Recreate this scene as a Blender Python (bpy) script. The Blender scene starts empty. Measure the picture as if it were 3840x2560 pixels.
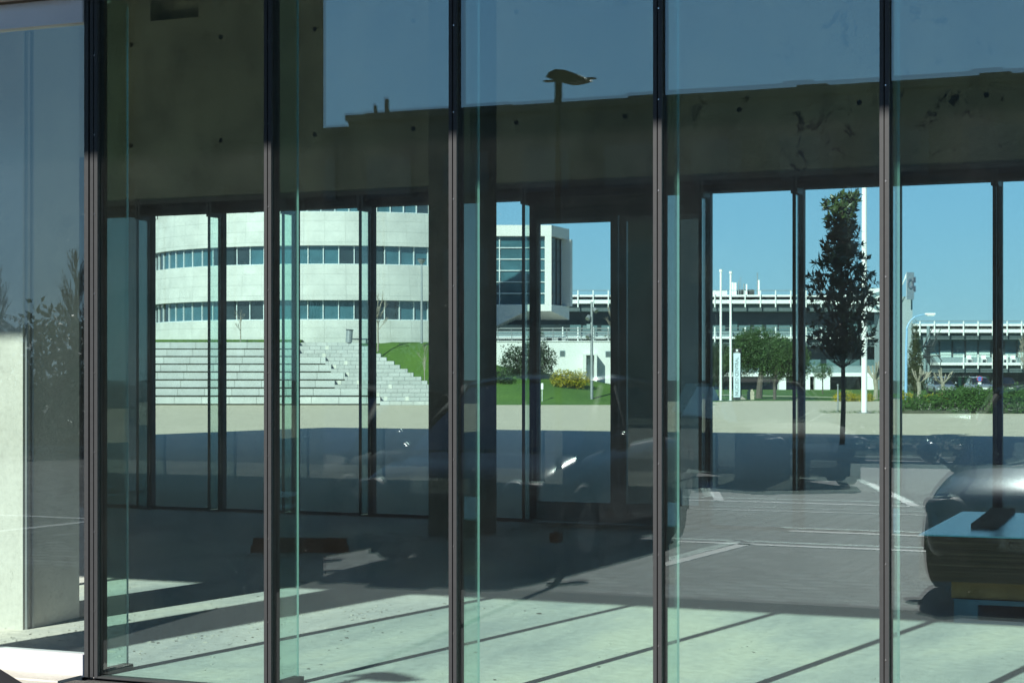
import bpy, math, random
from mathutils import Vector, Matrix
R = math.radians
C = bpy.context.scene.collection
scene = bpy.context.scene
YAW = 23.5; FP = 6950.0; HOR = 1405.0; EYE = 1.6; CY = -8.15
cs, sn = math.cos(R(YAW)), math.sin(R(YAW))
# ------------------------------------------------------------------ camera
cam = bpy.data.cameras.new('camera'); co = bpy.data.objects.new('camera', cam); C.objects.link(co)
co.location = (0, CY, EYE); co.rotation_euler = (R(90), 0, R(YAW))
cam.sensor_width = 36; cam.lens = 36*FP/3840; cam.shift_y = 125/3840; cam.clip_end = 3000; cam.clip_start = 0.05
scene.camera = co
# ------------------------------------------------------------------ sky and sun
SUN_EL, SUN_AZ = 34.4, 7.3
w = bpy.data.worlds.new('World'); scene.world = w; w.use_nodes = True
nt = w.node_tree; bg = nt.nodes['Background']
sky = nt.nodes.new('ShaderNodeTexSky'); sky.sky_type = 'NISHITA'; sky.sun_disc = False
sky.sun_elevation = R(SUN_EL); sky.sun_rotation = R(180+SUN_AZ); sky.air_density = 1.0; sky.dust_density = 0.2; sky.ozone_density = 3.0
hs = nt.nodes.new('ShaderNodeHueSaturation'); hs.inputs['Saturation'].default_value = 1.1
tn = nt.nodes.new('ShaderNodeMix'); tn.data_type = 'RGBA'; tn.blend_type = 'MULTIPLY'; tn.inputs[0].default_value = 1.0; tn.inputs[7].default_value = (0.85, 0.92, 1.10, 1)
nt.links.new(sky.outputs[0], hs.inputs['Color']); nt.links.new(hs.outputs[0], tn.inputs[6]); cm = nt.nodes.new('ShaderNodeMix'); cm.data_type = 'RGBA'; cm.inputs[0].default_value = 0.55; cm.inputs[7].default_value = (2.8, 6.6, 9.9, 1)
tg = nt.nodes.new('ShaderNodeTexCoord'); sz = nt.nodes.new('ShaderNodeSeparateXYZ'); mr = nt.nodes.new('ShaderNodeMapRange')
nt.links.new(tg.outputs['Generated'], sz.inputs[0]); nt.links.new(sz.outputs[2], mr.inputs[0]); mr.inputs[1].default_value = 0.18; mr.inputs[2].default_value = 0.6; mr.inputs[3].default_value = 0.6; mr.inputs[4].default_value = 0.0
nt.links.new(mr.outputs[0], cm.inputs[0]); nt.links.new(tn.outputs[2], cm.inputs[6]); nt.links.new(cm.outputs[2], bg.inputs[0]); bg.inputs[1].default_value = 0.062
sd = bpy.data.lights.new('sun', 'SUN'); so = bpy.data.objects.new('sun', sd); C.objects.link(so)
sd.energy = 5.0; sd.angle = R(0.53); sd.color = (1.0, 0.95, 0.87)
d = Vector((math.sin(R(SUN_AZ))*math.cos(R(SUN_EL)), math.cos(R(SUN_AZ))*math.cos(R(SUN_EL)), -math.sin(R(SUN_EL))))
so.rotation_euler = d.to_track_quat('-Z', 'Y').to_euler(); so.location = (0, -20, 20)
vs = scene.view_settings; vs.view_transform = 'Standard'; vs.look = 'None'; vs.exposure = 0.75; vs.gamma = 1
scene.render.engine = 'CYCLES'
scene.cycles.use_denoising = True; scene.cycles.denoising_input_passes = 'RGB'
scene.cycles.transparent_max_bounces = 32; scene.cycles.max_bounces = 10; scene.cycles.glossy_bounces = 6; scene.cycles.diffuse_bounces = 3
scene.cycles.caustics_reflective = False; scene.cycles.caustics_refractive = False
# ------------------------------------------------------------------ materials
MATS = {}
def nodes(name):
    m = bpy.data.materials.new(name); m.use_nodes = True
    return m, m.node_tree, m.node_tree.nodes['Principled BSDF']
def ramp(nt, fac, stops):
    r = nt.nodes.new('ShaderNodeValToRGB'); e = r.color_ramp.elements
    e[0].position, e[0].color = stops[0][0], (*stops[0][1], 1)
    e[1].position, e[1].color = stops[-1][0], (*stops[-1][1], 1)
    for p, c in stops[1:-1]:
        x = e.new(p); x.color = (*c, 1)
    nt.links.new(fac, r.inputs[0]); return r.outputs[0]
def noise(nt, vec, scale, detail=5, rough=0.6, dist=0.0):
    n = nt.nodes.new('ShaderNodeTexNoise'); n.inputs['Scale'].default_value = scale
    n.inputs['Detail'].default_value = detail; n.inputs['Roughness'].default_value = rough; n.inputs['Distortion'].default_value = dist
    if vec: nt.links.new(vec, n.inputs['Vector'])
    return n.outputs['Fac']
def mix(nt, fac, a, b, mode='MIX'):
    n = nt.nodes.new('ShaderNodeMix'); n.data_type = 'RGBA'; n.blend_type = mode
    for k, v in ((0, fac), (6, a), (7, b)):
        if isinstance(v, (int, float)): n.inputs[k].default_value = v
        elif isinstance(v, tuple): n.inputs[k].default_value = (*v, 1)
        else: nt.links.new(v, n.inputs[k])
    return n.outputs[2]
def math_(nt, op, a, b=0.0):
    n = nt.nodes.new('ShaderNodeMath'); n.operation = op
    for k, v in ((0, a), (1, b)):
        if isinstance(v, (int, float)): n.inputs[k].default_value = v
        else: nt.links.new(v, n.inputs[k])
    return n.outputs[0]
def coords(nt, kind='Object', scale=(1, 1, 1), rot=0.0):
    t = nt.nodes.new('ShaderNodeTexCoord'); mp = nt.nodes.new('ShaderNodeMapping')
    mp.inputs['Scale'].default_value = scale; mp.inputs['Rotation'].default_value = (0, 0, rot)
    nt.links.new(t.outputs[kind], mp.inputs[0]); return mp.outputs[0]
def bump(nt, p, h, strength=0.3, dist=0.01):
    b = nt.nodes.new('ShaderNodeBump'); b.inputs['Strength'].default_value = strength; b.inputs['Distance'].default_value = dist
    nt.links.new(h, b.inputs['Height']); nt.links.new(b.outputs[0], p.inputs['Normal'])
def plain(name, col, rough=0.5, metal=0.0, var=0.12, scale=6.0, bmp=0.0, coat=0.0, spec=None, em=None):
    if name in MATS: return MATS[name]
    m, nt, p = nodes(name)
    v = coords(nt); n = noise(nt, v, scale)
    lo = tuple(c*(1-var) for c in col); hi = tuple(min(1, c*(1+var)) for c in col)
    nt.links.new(ramp(nt, n, [(0.3, lo), (0.7, hi)]), p.inputs['Base Color'])
    p.inputs['Roughness'].default_value = rough; p.inputs['Metallic'].default_value = metal
    if coat: p.inputs['Coat Weight'].default_value = coat; p.inputs['Coat Roughness'].default_value = 0.03
    if spec is not None: p.inputs['Specular IOR Level'].default_value = spec
    if bmp: bump(nt, p, noise(nt, v, scale*8), bmp)
    MATS[name] = m; return m
def glass_mat(name, tint, f0=0.10, glossy=(1, 1, 1), dust=0.0, wav=0.0):
    m = bpy.data.materials.new(name); m.use_nodes = True; nt = m.node_tree; nt.nodes.clear()
    out = nt.nodes.new('ShaderNodeOutputMaterial'); tr = nt.nodes.new('ShaderNodeBsdfTransparent'); gl = nt.nodes.new('ShaderNodeBsdfGlossy')
    tr.inputs[0].default_value = (*tint, 1); gl.inputs['Roughness'].default_value = 0.0; gl.inputs[0].default_value = (*glossy, 1)
    lw = nt.nodes.new('ShaderNodeLayerWeight'); lw.inputs[0].default_value = 0.5
    f = math_(nt, 'POWER', lw.outputs['Facing'], 5.0)
    f = math_(nt, 'MULTIPLY', f, 1-f0); f = math_(nt, 'ADD', f, f0)
    mx = nt.nodes.new('ShaderNodeMixShader'); nt.links.new(f, mx.inputs[0]); nt.links.new(tr.outputs[0], mx.inputs[1]); nt.links.new(gl.outputs[0], mx.inputs[2])
    v = coords(nt)
    if wav:
        b = nt.nodes.new('ShaderNodeBump'); b.inputs['Strength'].default_value = 1.0; b.inputs['Distance'].default_value = wav
        nt.links.new(noise(nt, v, 1.3, 2, 0.4), b.inputs['Height']); nt.links.new(b.outputs[0], gl.inputs['Normal'])
    res = mx.outputs[0]
    if dust:
        df = nt.nodes.new('ShaderNodeBsdfDiffuse'); df.inputs[0].default_value = (0.7, 0.72, 0.7, 1)
        sp = noise(nt, v, 55, 3, 0.7); r1 = ramp(nt, sp, [(0.74, (0, 0, 0)), (0.78, (1, 1, 1))])
        film = noise(nt, v, 2.2, 6, 0.7); r2 = ramp(nt, film, [(0.35, (0.2, 0.2, 0.2)), (0.75, (1, 1, 1))])
        fac = math_(nt, 'ADD', math_(nt, 'MULTIPLY', r1, 0.35), math_(nt, 'MULTIPLY', r2, dust))
        m2 = nt.nodes.new('ShaderNodeMixShader'); nt.links.new(fac, m2.inputs[0]); nt.links.new(res, m2.inputs[1]); nt.links.new(df.outputs[0], m2.inputs[2]); res = m2.outputs[0]
    nt.links.new(res, out.inputs[0]); MATS[name] = m; return m
def brick(name, col1, col2, mortar, bw, rh, mort=0.006, mode='XY', radius=1.0, rough=0.7, off=0.5, rot=0.0, bmp=0.3, skew=0.0):
    m, nt, p = nodes(name)
    tc = nt.nodes.new('ShaderNodeTexCoord'); sx = nt.nodes.new('ShaderNodeSeparateXYZ'); cb = nt.nodes.new('ShaderNodeCombineXYZ')
    nt.links.new(tc.outputs['Object'], sx.inputs[0])
    X, Y, Z = sx.outputs
    if mode == 'XY': a, b = X, Y
    elif mode == 'XZ': a, b = X, Z
    else:
        a = math_(nt, 'MULTIPLY', math_(nt, 'ARCTAN2', X, math_(nt, 'MULTIPLY', Y, -1.0)), radius); b = Z
    if skew: a = math_(nt, 'ADD', a, math_(nt, 'MULTIPLY', math_(nt, 'MULTIPLY', b, a), skew))
    nt.links.new(a, cb.inputs[0]); nt.links.new(b, cb.inputs[1])
    vec = cb.outputs[0]
    if rot:
        mp = nt.nodes.new('ShaderNodeMapping'); mp.inputs['Rotation'].default_value = (0, 0, rot); nt.links.new(vec, mp.inputs[0]); vec = mp.outputs[0]
    bt = nt.nodes.new('ShaderNodeTexBrick'); nt.links.new(vec, bt.inputs['Vector'])
    bt.inputs['Color1'].default_value = (*col1, 1); bt.inputs['Color2'].default_value = (*col2, 1); bt.inputs['Mortar'].default_value = (*mortar, 1)
    bt.inputs['Scale'].default_value = 1; bt.inputs['Brick Width'].default_value = bw; bt.inputs['Row Height'].default_value = rh
    bt.inputs['Mortar Size'].default_value = mort; bt.inputs['Mortar Smooth'].default_value = 0.1; bt.offset = off; bt.inputs['Bias'].default_value = 0
    n = noise(nt, coords(nt), 0.7, 8, 0.7)
    c = mix(nt, 0.55, bt.outputs['Color'], ramp(nt, n, [(0.3, (0.62, 0.62, 0.62)), (0.7, (1.12, 1.12, 1.12))]), 'MULTIPLY')
    nt.links.new(c, p.inputs['Base Color']); p.inputs['Roughness'].default_value = rough
    if bmp: bump(nt, p, math_(nt, 'SUBTRACT', 1.0, bt.outputs['Fac']), bmp, 0.01)
    MATS[name] = m; return m
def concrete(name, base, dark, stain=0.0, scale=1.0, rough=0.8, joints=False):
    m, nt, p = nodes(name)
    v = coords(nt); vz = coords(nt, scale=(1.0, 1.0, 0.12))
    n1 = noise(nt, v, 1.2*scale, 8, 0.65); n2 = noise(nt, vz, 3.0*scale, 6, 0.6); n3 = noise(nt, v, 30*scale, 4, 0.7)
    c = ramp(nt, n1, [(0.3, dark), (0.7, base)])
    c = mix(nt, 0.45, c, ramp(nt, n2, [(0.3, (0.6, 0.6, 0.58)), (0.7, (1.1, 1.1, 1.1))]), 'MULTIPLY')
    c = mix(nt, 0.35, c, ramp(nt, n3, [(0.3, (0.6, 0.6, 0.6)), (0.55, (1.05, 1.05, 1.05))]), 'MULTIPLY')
    if stain:
        s1 = noise(nt, coords(nt, scale=(1, 1, 0.8)), 2.6, 9, 0.78, 0.6); mask = ramp(nt, s1, [(0.575, (0, 0, 0)), (0.60, (1, 1, 1))])
        if name == 'beam_concrete':
            sxx = nt.nodes.new('ShaderNodeSeparateXYZ'); nt.links.new(v, sxx.inputs[0]); mrr = nt.nodes.new('ShaderNodeMapRange'); nt.links.new(sxx.outputs[0], mrr.inputs[0])
            mrr.inputs[1].default_value = 0.0; mrr.inputs[2].default_value = 2.0; mrr.inputs[3].default_value = 0.12; mrr.inputs[4].default_value = 1.0; mask = math_(nt, 'MULTIPLY', mask, mrr.outputs[0])
        c = mix(nt, math_(nt, 'MULTIPLY', mask, stain), c, (0.012, 0.012, 0.010))
    if joints:
        bt = nt.nodes.new('ShaderNodeTexBrick'); sx = nt.nodes.new('ShaderNodeSeparateXYZ'); cb = nt.nodes.new('ShaderNodeCombineXYZ')
        nt.links.new(v, sx.inputs[0]); nt.links.new(math_(nt, 'ADD', sx.outputs[0], sx.outputs[1]), cb.inputs[0]); nt.links.new(sx.outputs[2], cb.inputs[1]); nt.links.new(cb.outputs[0], bt.inputs[0])
        bt.inputs['Color1'].default_value = (1, 1, 1, 1); bt.inputs['Color2'].default_value = (0.9, 0.9, 0.9, 1); bt.inputs['Mortar'].default_value = (0.45, 0.45, 0.45, 1)
        bt.inputs['Scale'].default_value = 1; bt.inputs['Brick Width'].default_value = 2.5; bt.inputs['Row Height'].default_value = 1.2; bt.inputs['Mortar Size'].default_value = 0.006; bt.offset = 0
        c = mix(nt, 0.8, c, bt.outputs['Color'], 'MULTIPLY')
    nt.links.new(c, p.inputs['Base Color']); p.inputs['Roughness'].default_value = rough
    bump(nt, p, n3, 0.25, 0.01); MATS[name] = m; return m
def leafm(name, c1, c2, rough=0.5, trans=0.25):
    m, nt, p = nodes(name)
    g = nt.nodes.new('ShaderNodeNewGeometry')
    c = ramp(nt, g.outputs['Random Per Island'], [(0.0, c1), (1.0, c2)])
    nt.links.new(c, p.inputs['Base Color']); p.inputs['Roughness'].default_value = rough
    tl = nt.nodes.new('ShaderNodeBsdfTranslucent'); nt.links.new(c, tl.inputs[0])
    mx = nt.nodes.new('ShaderNodeMixShader'); mx.inputs[0].default_value = trans
    nt.links.new(p.outputs[0], mx.inputs[1]); nt.links.new(tl.outputs[0], mx.inputs[2]); nt.links.new(mx.outputs[0], nt.nodes['Material Output'].inputs[0])
    MATS[name] = m; return m

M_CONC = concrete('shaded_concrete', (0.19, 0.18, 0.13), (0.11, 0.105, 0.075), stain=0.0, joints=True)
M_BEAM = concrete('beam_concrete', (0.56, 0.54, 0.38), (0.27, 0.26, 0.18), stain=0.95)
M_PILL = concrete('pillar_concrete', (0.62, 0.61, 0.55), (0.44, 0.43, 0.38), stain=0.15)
M_STONEWHITE = plain('white_render', (0.66, 0.66, 0.63), 0.8, var=0.05, scale=0.5)
M_BLK = plain('dark_bronze_metal', (0.033, 0.035, 0.037), 0.5, 0.0, 0.08, 40, 0.05, spec=0.35)
M_GAP = plain('black_gasket', (0.008, 0.008, 0.008), 0.7)
M_WHITEAL = plain('white_aluminium', (0.74, 0.73, 0.76), 0.4, 0.0, 0.03)
M_CREAM = plain('cream_render', (0.85, 0.78, 0.68), 0.8, 0.0, 0.06, 3)
M_SCREW = plain('steel_screw', (0.6, 0.6, 0.6), 0.3, 1.0)
M_STEEL = plain('grey_steel', (0.30, 0.32, 0.32), 0.45, 0.5)
M_DSTEEL = plain('dark_steel', (0.05, 0.055, 0.055), 0.5, 0.3)
M_RFRAME = plain('rear_frame', (0.035, 0.035, 0.035), 0.55, 0.2)
M_HDR = plain('header_grey', (0.09, 0.085, 0.07), 0.6, 0.1)
M_WHITE = plain('white_paint', (0.82, 0.82, 0.80), 0.5, var=0.03)
M_GLASS = glass_mat('outer_glass', (0.86, 0.97, 0.945), 0.125, (0.84, 0.95, 0.97), dust=0.010, wav=0.00014)
M_GLASS2 = glass_mat('inner_glass', (0.86, 0.97, 0.945), 0.11, (0.86, 0.97, 0.98), wav=0.00014)
M_GLASSR = glass_mat('rear_glass', (0.90, 0.975, 0.97), 0.05, dust=0.004)
M_FIN = glass_mat('fin_glass', (0.83, 0.95, 0.91), 0.035, dust=0.03)
M_FINR = glass_mat('rear_fin_glass', (0.86, 0.95, 0.93), 0.035)
M_EDGE = plain('edge_glow_paint', (0.80, 0.80, 0.84), 0.2, 0, 0.05)  # pale colour imitates daylight glowing out of the fin edges
M_FINEDGED = plain('dark_glass_edge', (0.02, 0.035, 0.03), 0.2)
M_WIN = plain('window_blue', (0.04, 0.11, 0.135), 0.06, 0.0, 0.3, 0.8, spec=0.5)
M_WIND = plain('window_dark', (0.020, 0.032, 0.036), 0.08, 0.0, 0.4, 0.8)
M_WFRAME = plain('window_frame_light', (0.55, 0.62, 0.62), 0.5)
M_LOUV = plain('louvre_grey', (0.20, 0.27, 0.28), 0.6)
M_TRUNK = plain('bark', (0.10, 0.085, 0.065), 0.9, 0, 0.35, 12, 0.5)
M_TRUNKL = plain('pale_bark', (0.30, 0.27, 0.21), 0.9, 0, 0.3, 12, 0.4)
M_OLIVE = leafm('olive_leaves', (0.025, 0.07, 0.012), (0.07, 0.15, 0.03))
M_DARKLEAF = leafm('dark_leaves', (0.02, 0.045, 0.018), (0.05, 0.09, 0.04))
M_MAGNOLIA = leafm('magnolia_leaves', (0.03, 0.055, 0.018), (0.07, 0.11, 0.035), 0.3, 0.12)
M_YELLOW = leafm('yellow_leaves', (0.10, 0.14, 0.01), (0.60, 0.48, 0.03))
M_CYP = leafm('cypress_leaves', (0.03, 0.05, 0.015), (0.09, 0.11, 0.035))
M_HEDGE = leafm('hedge_leaves', (0.03, 0.09, 0.012), (0.07, 0.17, 0.025), 0.8)
def grassmat(name, a, b):
    m, nt, p = nodes(name); v = coords(nt)
    n1 = noise(nt, v, 0.35, 5, 0.6); n2 = noise(nt, v, 9, 6, 0.8)
    c = ramp(nt, n1, [(0.35, a), (0.65, b)]); c = mix(nt, 0.6, c, ramp(nt, n2, [(0.35, (0.45, 0.5, 0.4)), (0.65, (1.35, 1.3, 1.2))]), 'MULTIPLY')
    nt.links.new(c, p.inputs['Base Color']); p.inputs['Roughness'].default_value = 0.95; bump(nt, p, n2, 0.6, 0.05)
    MATS[name] = m; return m
M_GRASS = grassmat('lawn_grass', (0.045, 0.115, 0.008), (0.075, 0.16, 0.014))
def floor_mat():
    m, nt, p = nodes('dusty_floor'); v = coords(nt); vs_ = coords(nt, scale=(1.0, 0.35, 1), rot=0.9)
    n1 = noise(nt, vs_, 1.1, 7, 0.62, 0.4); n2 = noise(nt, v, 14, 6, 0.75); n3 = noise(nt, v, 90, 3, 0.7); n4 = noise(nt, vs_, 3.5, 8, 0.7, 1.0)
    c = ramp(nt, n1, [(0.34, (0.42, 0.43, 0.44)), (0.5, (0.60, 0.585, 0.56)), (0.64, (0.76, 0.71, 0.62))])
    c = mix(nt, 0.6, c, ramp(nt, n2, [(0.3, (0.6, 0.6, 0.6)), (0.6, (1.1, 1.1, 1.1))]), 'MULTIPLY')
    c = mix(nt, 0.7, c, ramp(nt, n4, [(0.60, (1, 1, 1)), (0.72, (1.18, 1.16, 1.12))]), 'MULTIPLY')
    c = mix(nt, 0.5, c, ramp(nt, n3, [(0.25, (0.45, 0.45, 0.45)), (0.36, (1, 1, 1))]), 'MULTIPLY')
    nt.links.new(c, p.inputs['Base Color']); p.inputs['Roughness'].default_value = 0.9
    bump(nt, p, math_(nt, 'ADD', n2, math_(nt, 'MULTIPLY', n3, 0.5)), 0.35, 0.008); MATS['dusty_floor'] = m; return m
M_FLOOR = floor_mat()
def asphalt(name, a, b, sc=120):
    m, nt, p = nodes(name); v = coords(nt); n = noise(nt, v, sc, 3, 0.8); n2 = noise(nt, v, 0.8, 6, 0.7)
    c = ramp(nt, n, [(0.35, a), (0.65, b)]); c = mix(nt, 0.4, c, ramp(nt, n2, [(0.3, (0.7, 0.7, 0.7)), (0.7, (1.2, 1.2, 1.2))]), 'MULTIPLY')
    nt.links.new(c, p.inputs['Base Color']); p.inputs['Roughness'].default_value = 0.85; bump(nt, p, n, 0.5, 0.01); MATS[name] = m; return m
M_ASPH = asphalt('asphalt', (0.035, 0.035, 0.036), (0.075, 0.075, 0.075), 60)
M_GRAN = asphalt('exposed_aggregate', (0.02, 0.021, 0.02), (0.15, 0.15, 0.14), 130)
M_PLAZA = asphalt('plaza_concrete', (0.47, 0.42, 0.31), (0.57, 0.51, 0.38), 4)
M_PAVER = brick('grey_pavers', (0.04, 0.044, 0.045), (0.19, 0.20, 0.205), (0.008, 0.008, 0.008), 0.34, 0.21, 0.036, 'XY', bmp=0.6)
M_PAVERD = brick('diagonal_pavers', (0.03, 0.033, 0.034), (0.15, 0.155, 0.158), (0.008, 0.008, 0.008), 0.44, 0.23, 0.034, 'XY', rot=1.5708, bmp=0.5)
M_ROUND = brick('limestone_cladding', (0.60, 0.60, 0.55), (0.56, 0.56, 0.515), (0.46, 0.46, 0.42), 1.35, 0.62, 0.018, 'CYL', 12.5, bmp=0.1, off=0.0, skew=0.012)
M_SEAT = brick('stone_seating', (0.52, 0.54, 0.51), (0.45, 0.47, 0.45), (0.27, 0.28, 0.26), 1.45, 5.0, 0.02, 'XZ', bmp=0.1, off=0.37)
M_STAIR = brick('stone_stair', (0.50, 0.51, 0.48), (0.43, 0.45, 0.42), (0.25, 0.26, 0.25), 0.62, 0.215, 0.016, 'XZ', bmp=0.15)
M_STAIR2 = plain('pale_new_stone', (0.60, 0.60, 0.52), 0.8)
M_SOILSHADE = plain('dark_soil_shade', (0.055, 0.06, 0.035), 1.0, 0, 0.4, 5)  # soil colour, reused as painted shade under the seating tiers
M_BLUE = plain('blue_sign', (0.02, 0.20, 0.62), 0.5)
M_GREYBLD = plain('grey_cladding', (0.10, 0.11, 0.12), 0.6)
M_WOODR = plain('red_brown_timber', (0.20, 0.075, 0.035), 0.8, 0, 0.4, 8, 0.3)
M_WOODY = plain('yellow_timber', (0.17, 0.125, 0.06), 0.8, 0, 0.35, 7, 0.2)
M_WOODG = plain('grey_weathered_board', (0.13, 0.15, 0.14), 0.8, 0, 0.5, 9, 0.3)
M_BLUEP = plain('blue_painted_wood', (0.02, 0.10, 0.17), 0.7, 0, 0.3, 7)
M_FILM = plain('blue_sheet_film', (0.10, 0.47, 0.64), 0.22, 0, 0.12, 4)
def layered():
    m, nt, p = nodes('board_edges'); v = coords(nt, scale=(0.4, 0.4, 70)); n = noise(nt, v, 1.0, 3, 0.6)
    c = ramp(nt, n, [(0.36, (0.008, 0.008, 0.008)), (0.5, (0.03, 0.024, 0.015)), (0.72, (0.10, 0.078, 0.045))]); nt.links.new(c, p.inputs['Base Color']); p.inputs['Roughness'].default_value = 0.6
    MATS['board_edges'] = m; return m
M_LAY = layered()
# ------------------------------------------------------------------ mesh helper
class MB:
    def __init__(s): s.v = []; s.f = []; s.m = []
    def add(s, vs, fs, mi=0):
        o = len(s.v); s.v += [tuple(p) for p in vs]; s.f += [tuple(i+o for i in f) for f in fs]; s.m += [mi]*len(fs); return s
    def box(s, x0, x1, y0, y1, z0, z1, mi=0):
        return s.add([(x0, y0, z0), (x1, y0, z0), (x1, y1, z0), (x0, y1, z0), (x0, y0, z1), (x1, y0, z1), (x1, y1, z1), (x0, y1, z1)],
                     [(0, 3, 2, 1), (4, 5, 6, 7), (0, 1, 5, 4), (1, 2, 6, 5), (2, 3, 7, 6), (3, 0, 4, 7)], mi)
    def obox(s, c, h, rz, mi=0, rx=0.0):
        M = Matrix.Translation(c) @ Matrix.Rotation(rz, 4, 'Z') @ Matrix.Rotation(rx, 4, 'X')
        vs = [M @ Vector((a*h[0], b*h[1], e*h[2])) for e in (-1, 1) for a, b in ((-1, -1), (1, -1), (1, 1), (-1, 1))]
        return s.add(vs, [(0, 3, 2, 1), (4, 5, 6, 7), (0, 1, 5, 4), (1, 2, 6, 5), (2, 3, 7, 6), (3, 0, 4, 7)], mi)
    def prism(s, poly, z0, z1, mi=0):
        n = len(poly); vs = [(x, y, z0) for x, y in poly]+[(x, y, z1) for x, y in poly]
        fs = [tuple(range(n-1, -1, -1)), tuple(range(n, 2*n))]+[(i, (i+1) % n, n+(i+1) % n, n+i) for i in range(n)]
        return s.add(vs, fs, mi)
    def tube(s, pts, rad, n=8, mi=0, cap=True):
        pts = [Vector(p) for p in pts]
        if isinstance(rad, (int, float)): rad = [rad]*len(pts)
        rings = []; ref = Vector((0, 0, 1))
        for i, p in enumerate(pts):
            t = (pts[min(i+1, len(pts)-1)]-pts[max(i-1, 0)]).normalized()
            if abs(t.dot(ref)) > 0.95: ref = Vector((1, 0, 0)) if abs(t.x) < 0.8 else Vector((0, 1, 0))
            a = t.cross(ref).normalized(); b = t.cross(a)
            rings.append([p+(a*math.cos(2*math.pi*k/n)+b*math.sin(2*math.pi*k/n))*rad[i] for k in range(n)])
        vs = [q for r in rings for q in r]; fs = []
        for i in range(len(pts)-1):
            for k in range(n):
                fs.append((i*n+k, i*n+(k+1) % n, (i+1)*n+(k+1) % n, (i+1)*n+k))
        if cap: fs += [tuple(range(n-1, -1, -1)), tuple((len(pts)-1)*n+k for k in range(n))]
        return s.add(vs, fs, mi)
    def cyl(s, x, y, z0, z1, r, n=16, mi=0, r1=None):
        return s.tube([(x, y, z0), (x, y, z1)], [r, r if r1 is None else r1], n, mi)
    def build(s, name, mats, parent=None, smooth=False, loc=None):
        me = bpy.data.meshes.new(name); me.from_pydata(s.v, [], s.f)
        if not isinstance(mats, (list, tuple)): mats = [mats]
        for m in mats: me.materials.append(m)
        me.polygons.foreach_set('material_index', s.m)
        if smooth: me.polygons.foreach_set('use_smooth', [True]*len(s.f))
        me.update(); o = bpy.data.objects.new(name, me); C.objects.link(o)
        if parent: o.parent = parent
        if loc: o.location = loc
        return o
def tag(o, label=None, cat=None, group=None, kind=None):
    if label: o['label'] = label
    if cat: o['category'] = cat
    if group: o['group'] = group
    if kind: o['kind'] = kind
    return o
def thing(name, label, cat, loc=(0, 0, 0), rz=0.0, group=None):
    o = bpy.data.objects.new(name, None); C.objects.link(o); o.location = loc; o.rotation_euler = (0, 0, rz); o.empty_display_size = 0.2
    return tag(o, label, cat, group)
def copy_tree(o, parent=None):
    c = o.copy(); C.objects.link(c)
    if parent: c.parent = parent
    for ch in list(o.children): copy_tree(ch, c)
    return c
def text(name, s, size, M, mat, parent=None, ext=0.004, squeeze=1.0):
    cu = bpy.data.curves.new(name, 'FONT'); cu.body = s; cu.size = size; cu.extrude = ext; cu.align_x = 'CENTER'; cu.align_y = 'CENTER'
    t = bpy.data.objects.new(name, cu); C.objects.link(t); dg = bpy.context.evaluated_depsgraph_get()
    me = bpy.data.meshes.new_from_object(t.evaluated_get(dg)); bpy.data.objects.remove(t); me.materials.clear(); me.materials.append(mat)
    me.transform(M @ Matrix.Scale(squeeze, 4, (1, 0, 0)))
    o = bpy.data.objects.new(name, me); C.objects.link(o)
    if parent: o.parent = parent
    return o
def uv2w(u, v, z=0.0): return (-sn*v+cs*u, CY+cs*v+sn*u, z)
def PU(px, v): return (px-1920)/FP*v
def PZ(py, v): return EYE-(py-HOR)/FP*v
def bgthing(name, label, cat, px, v, z=0.0, group=None):            # stands square to the view axis, at its own depth
    return thing(name, label, cat, uv2w(PU(px, v), v, z), R(YAW), group)
def structure(mb, name, mats): o = mb.build(name, mats); o['kind'] = 'structure'; return o
rnd = random.Random(7)
# ================================================================== ground
structure(MB().box(-400, 300, -200, 500, -0.3, -0.02), 'ground', M_ASPH)
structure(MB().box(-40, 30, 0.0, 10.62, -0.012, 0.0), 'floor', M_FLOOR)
structure(MB().box(-40, 30, -4.55, -0.12, -0.014, -0.004), 'pavement', M_GRAN)
structure(MB().box(-40, 30, -6.3, -4.55, -0.014, -0.006), 'path', M_PAVER)
structure(MB().box(-40, 30, -24, -6.3, -0.014, -0.008), 'parking_area', M_PAVERD)
# plaza
pl = [uv2w(u, v)[:2] for u, v in ((-60, 98.6), (-6, 98.6), (2, 100.5), (14, 114.5), (22, 114.5), (23.2, 112), (70, 112), (70, 60))]
structure(MB().prism([(-60, 10.66), (40, 10.66)]+pl[::-1], -0.014, -0.005), 'plaza', M_PLAZA)
mk = MB()
def line(x0, y0, x1, y1, w_=0.13):
    dx, dy = x1-x0, y1-y0; L = math.hypot(dx, dy); nx, ny = -dy/L*w_/2, dx/L*w_/2
    mk.prism([(x0+nx, y0+ny), (x0-nx, y0-ny), (x1-nx, y1-ny), (x1+nx, y1+ny)][::-1], -0.008, -0.0035)
for x in (-14.9, -12.45, -10.0, -7.6, -5.08, -0.3): line(x, -6.6, x+0.1, -9.0)
line(-16, -9.05, -3.0, -8.85); line(-5.0, -10.5, 3, -10.3, 0.14); line(-9.5, -13.0, 2, -13.5, 0.07)
for x in (-12, -9.5, -7.0, -4.5, -2): line(x, -14.6, x-1.6, -19.2)
line(-16, -14.6, 2, -14.6)
structure(mk, 'parking_lines', M_WHITE)
structure(MB().box(-40, 20, -24.2, -24.0, -0.02, 0.10), 'kerb', M_PILL)
structure(MB().box(-60, 40, -48, -27, -0.016, -0.006), 'grass_verge', grassmat('verge_grass', (0.018, 0.035, 0.010), (0.03, 0.05, 0.016)))
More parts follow.
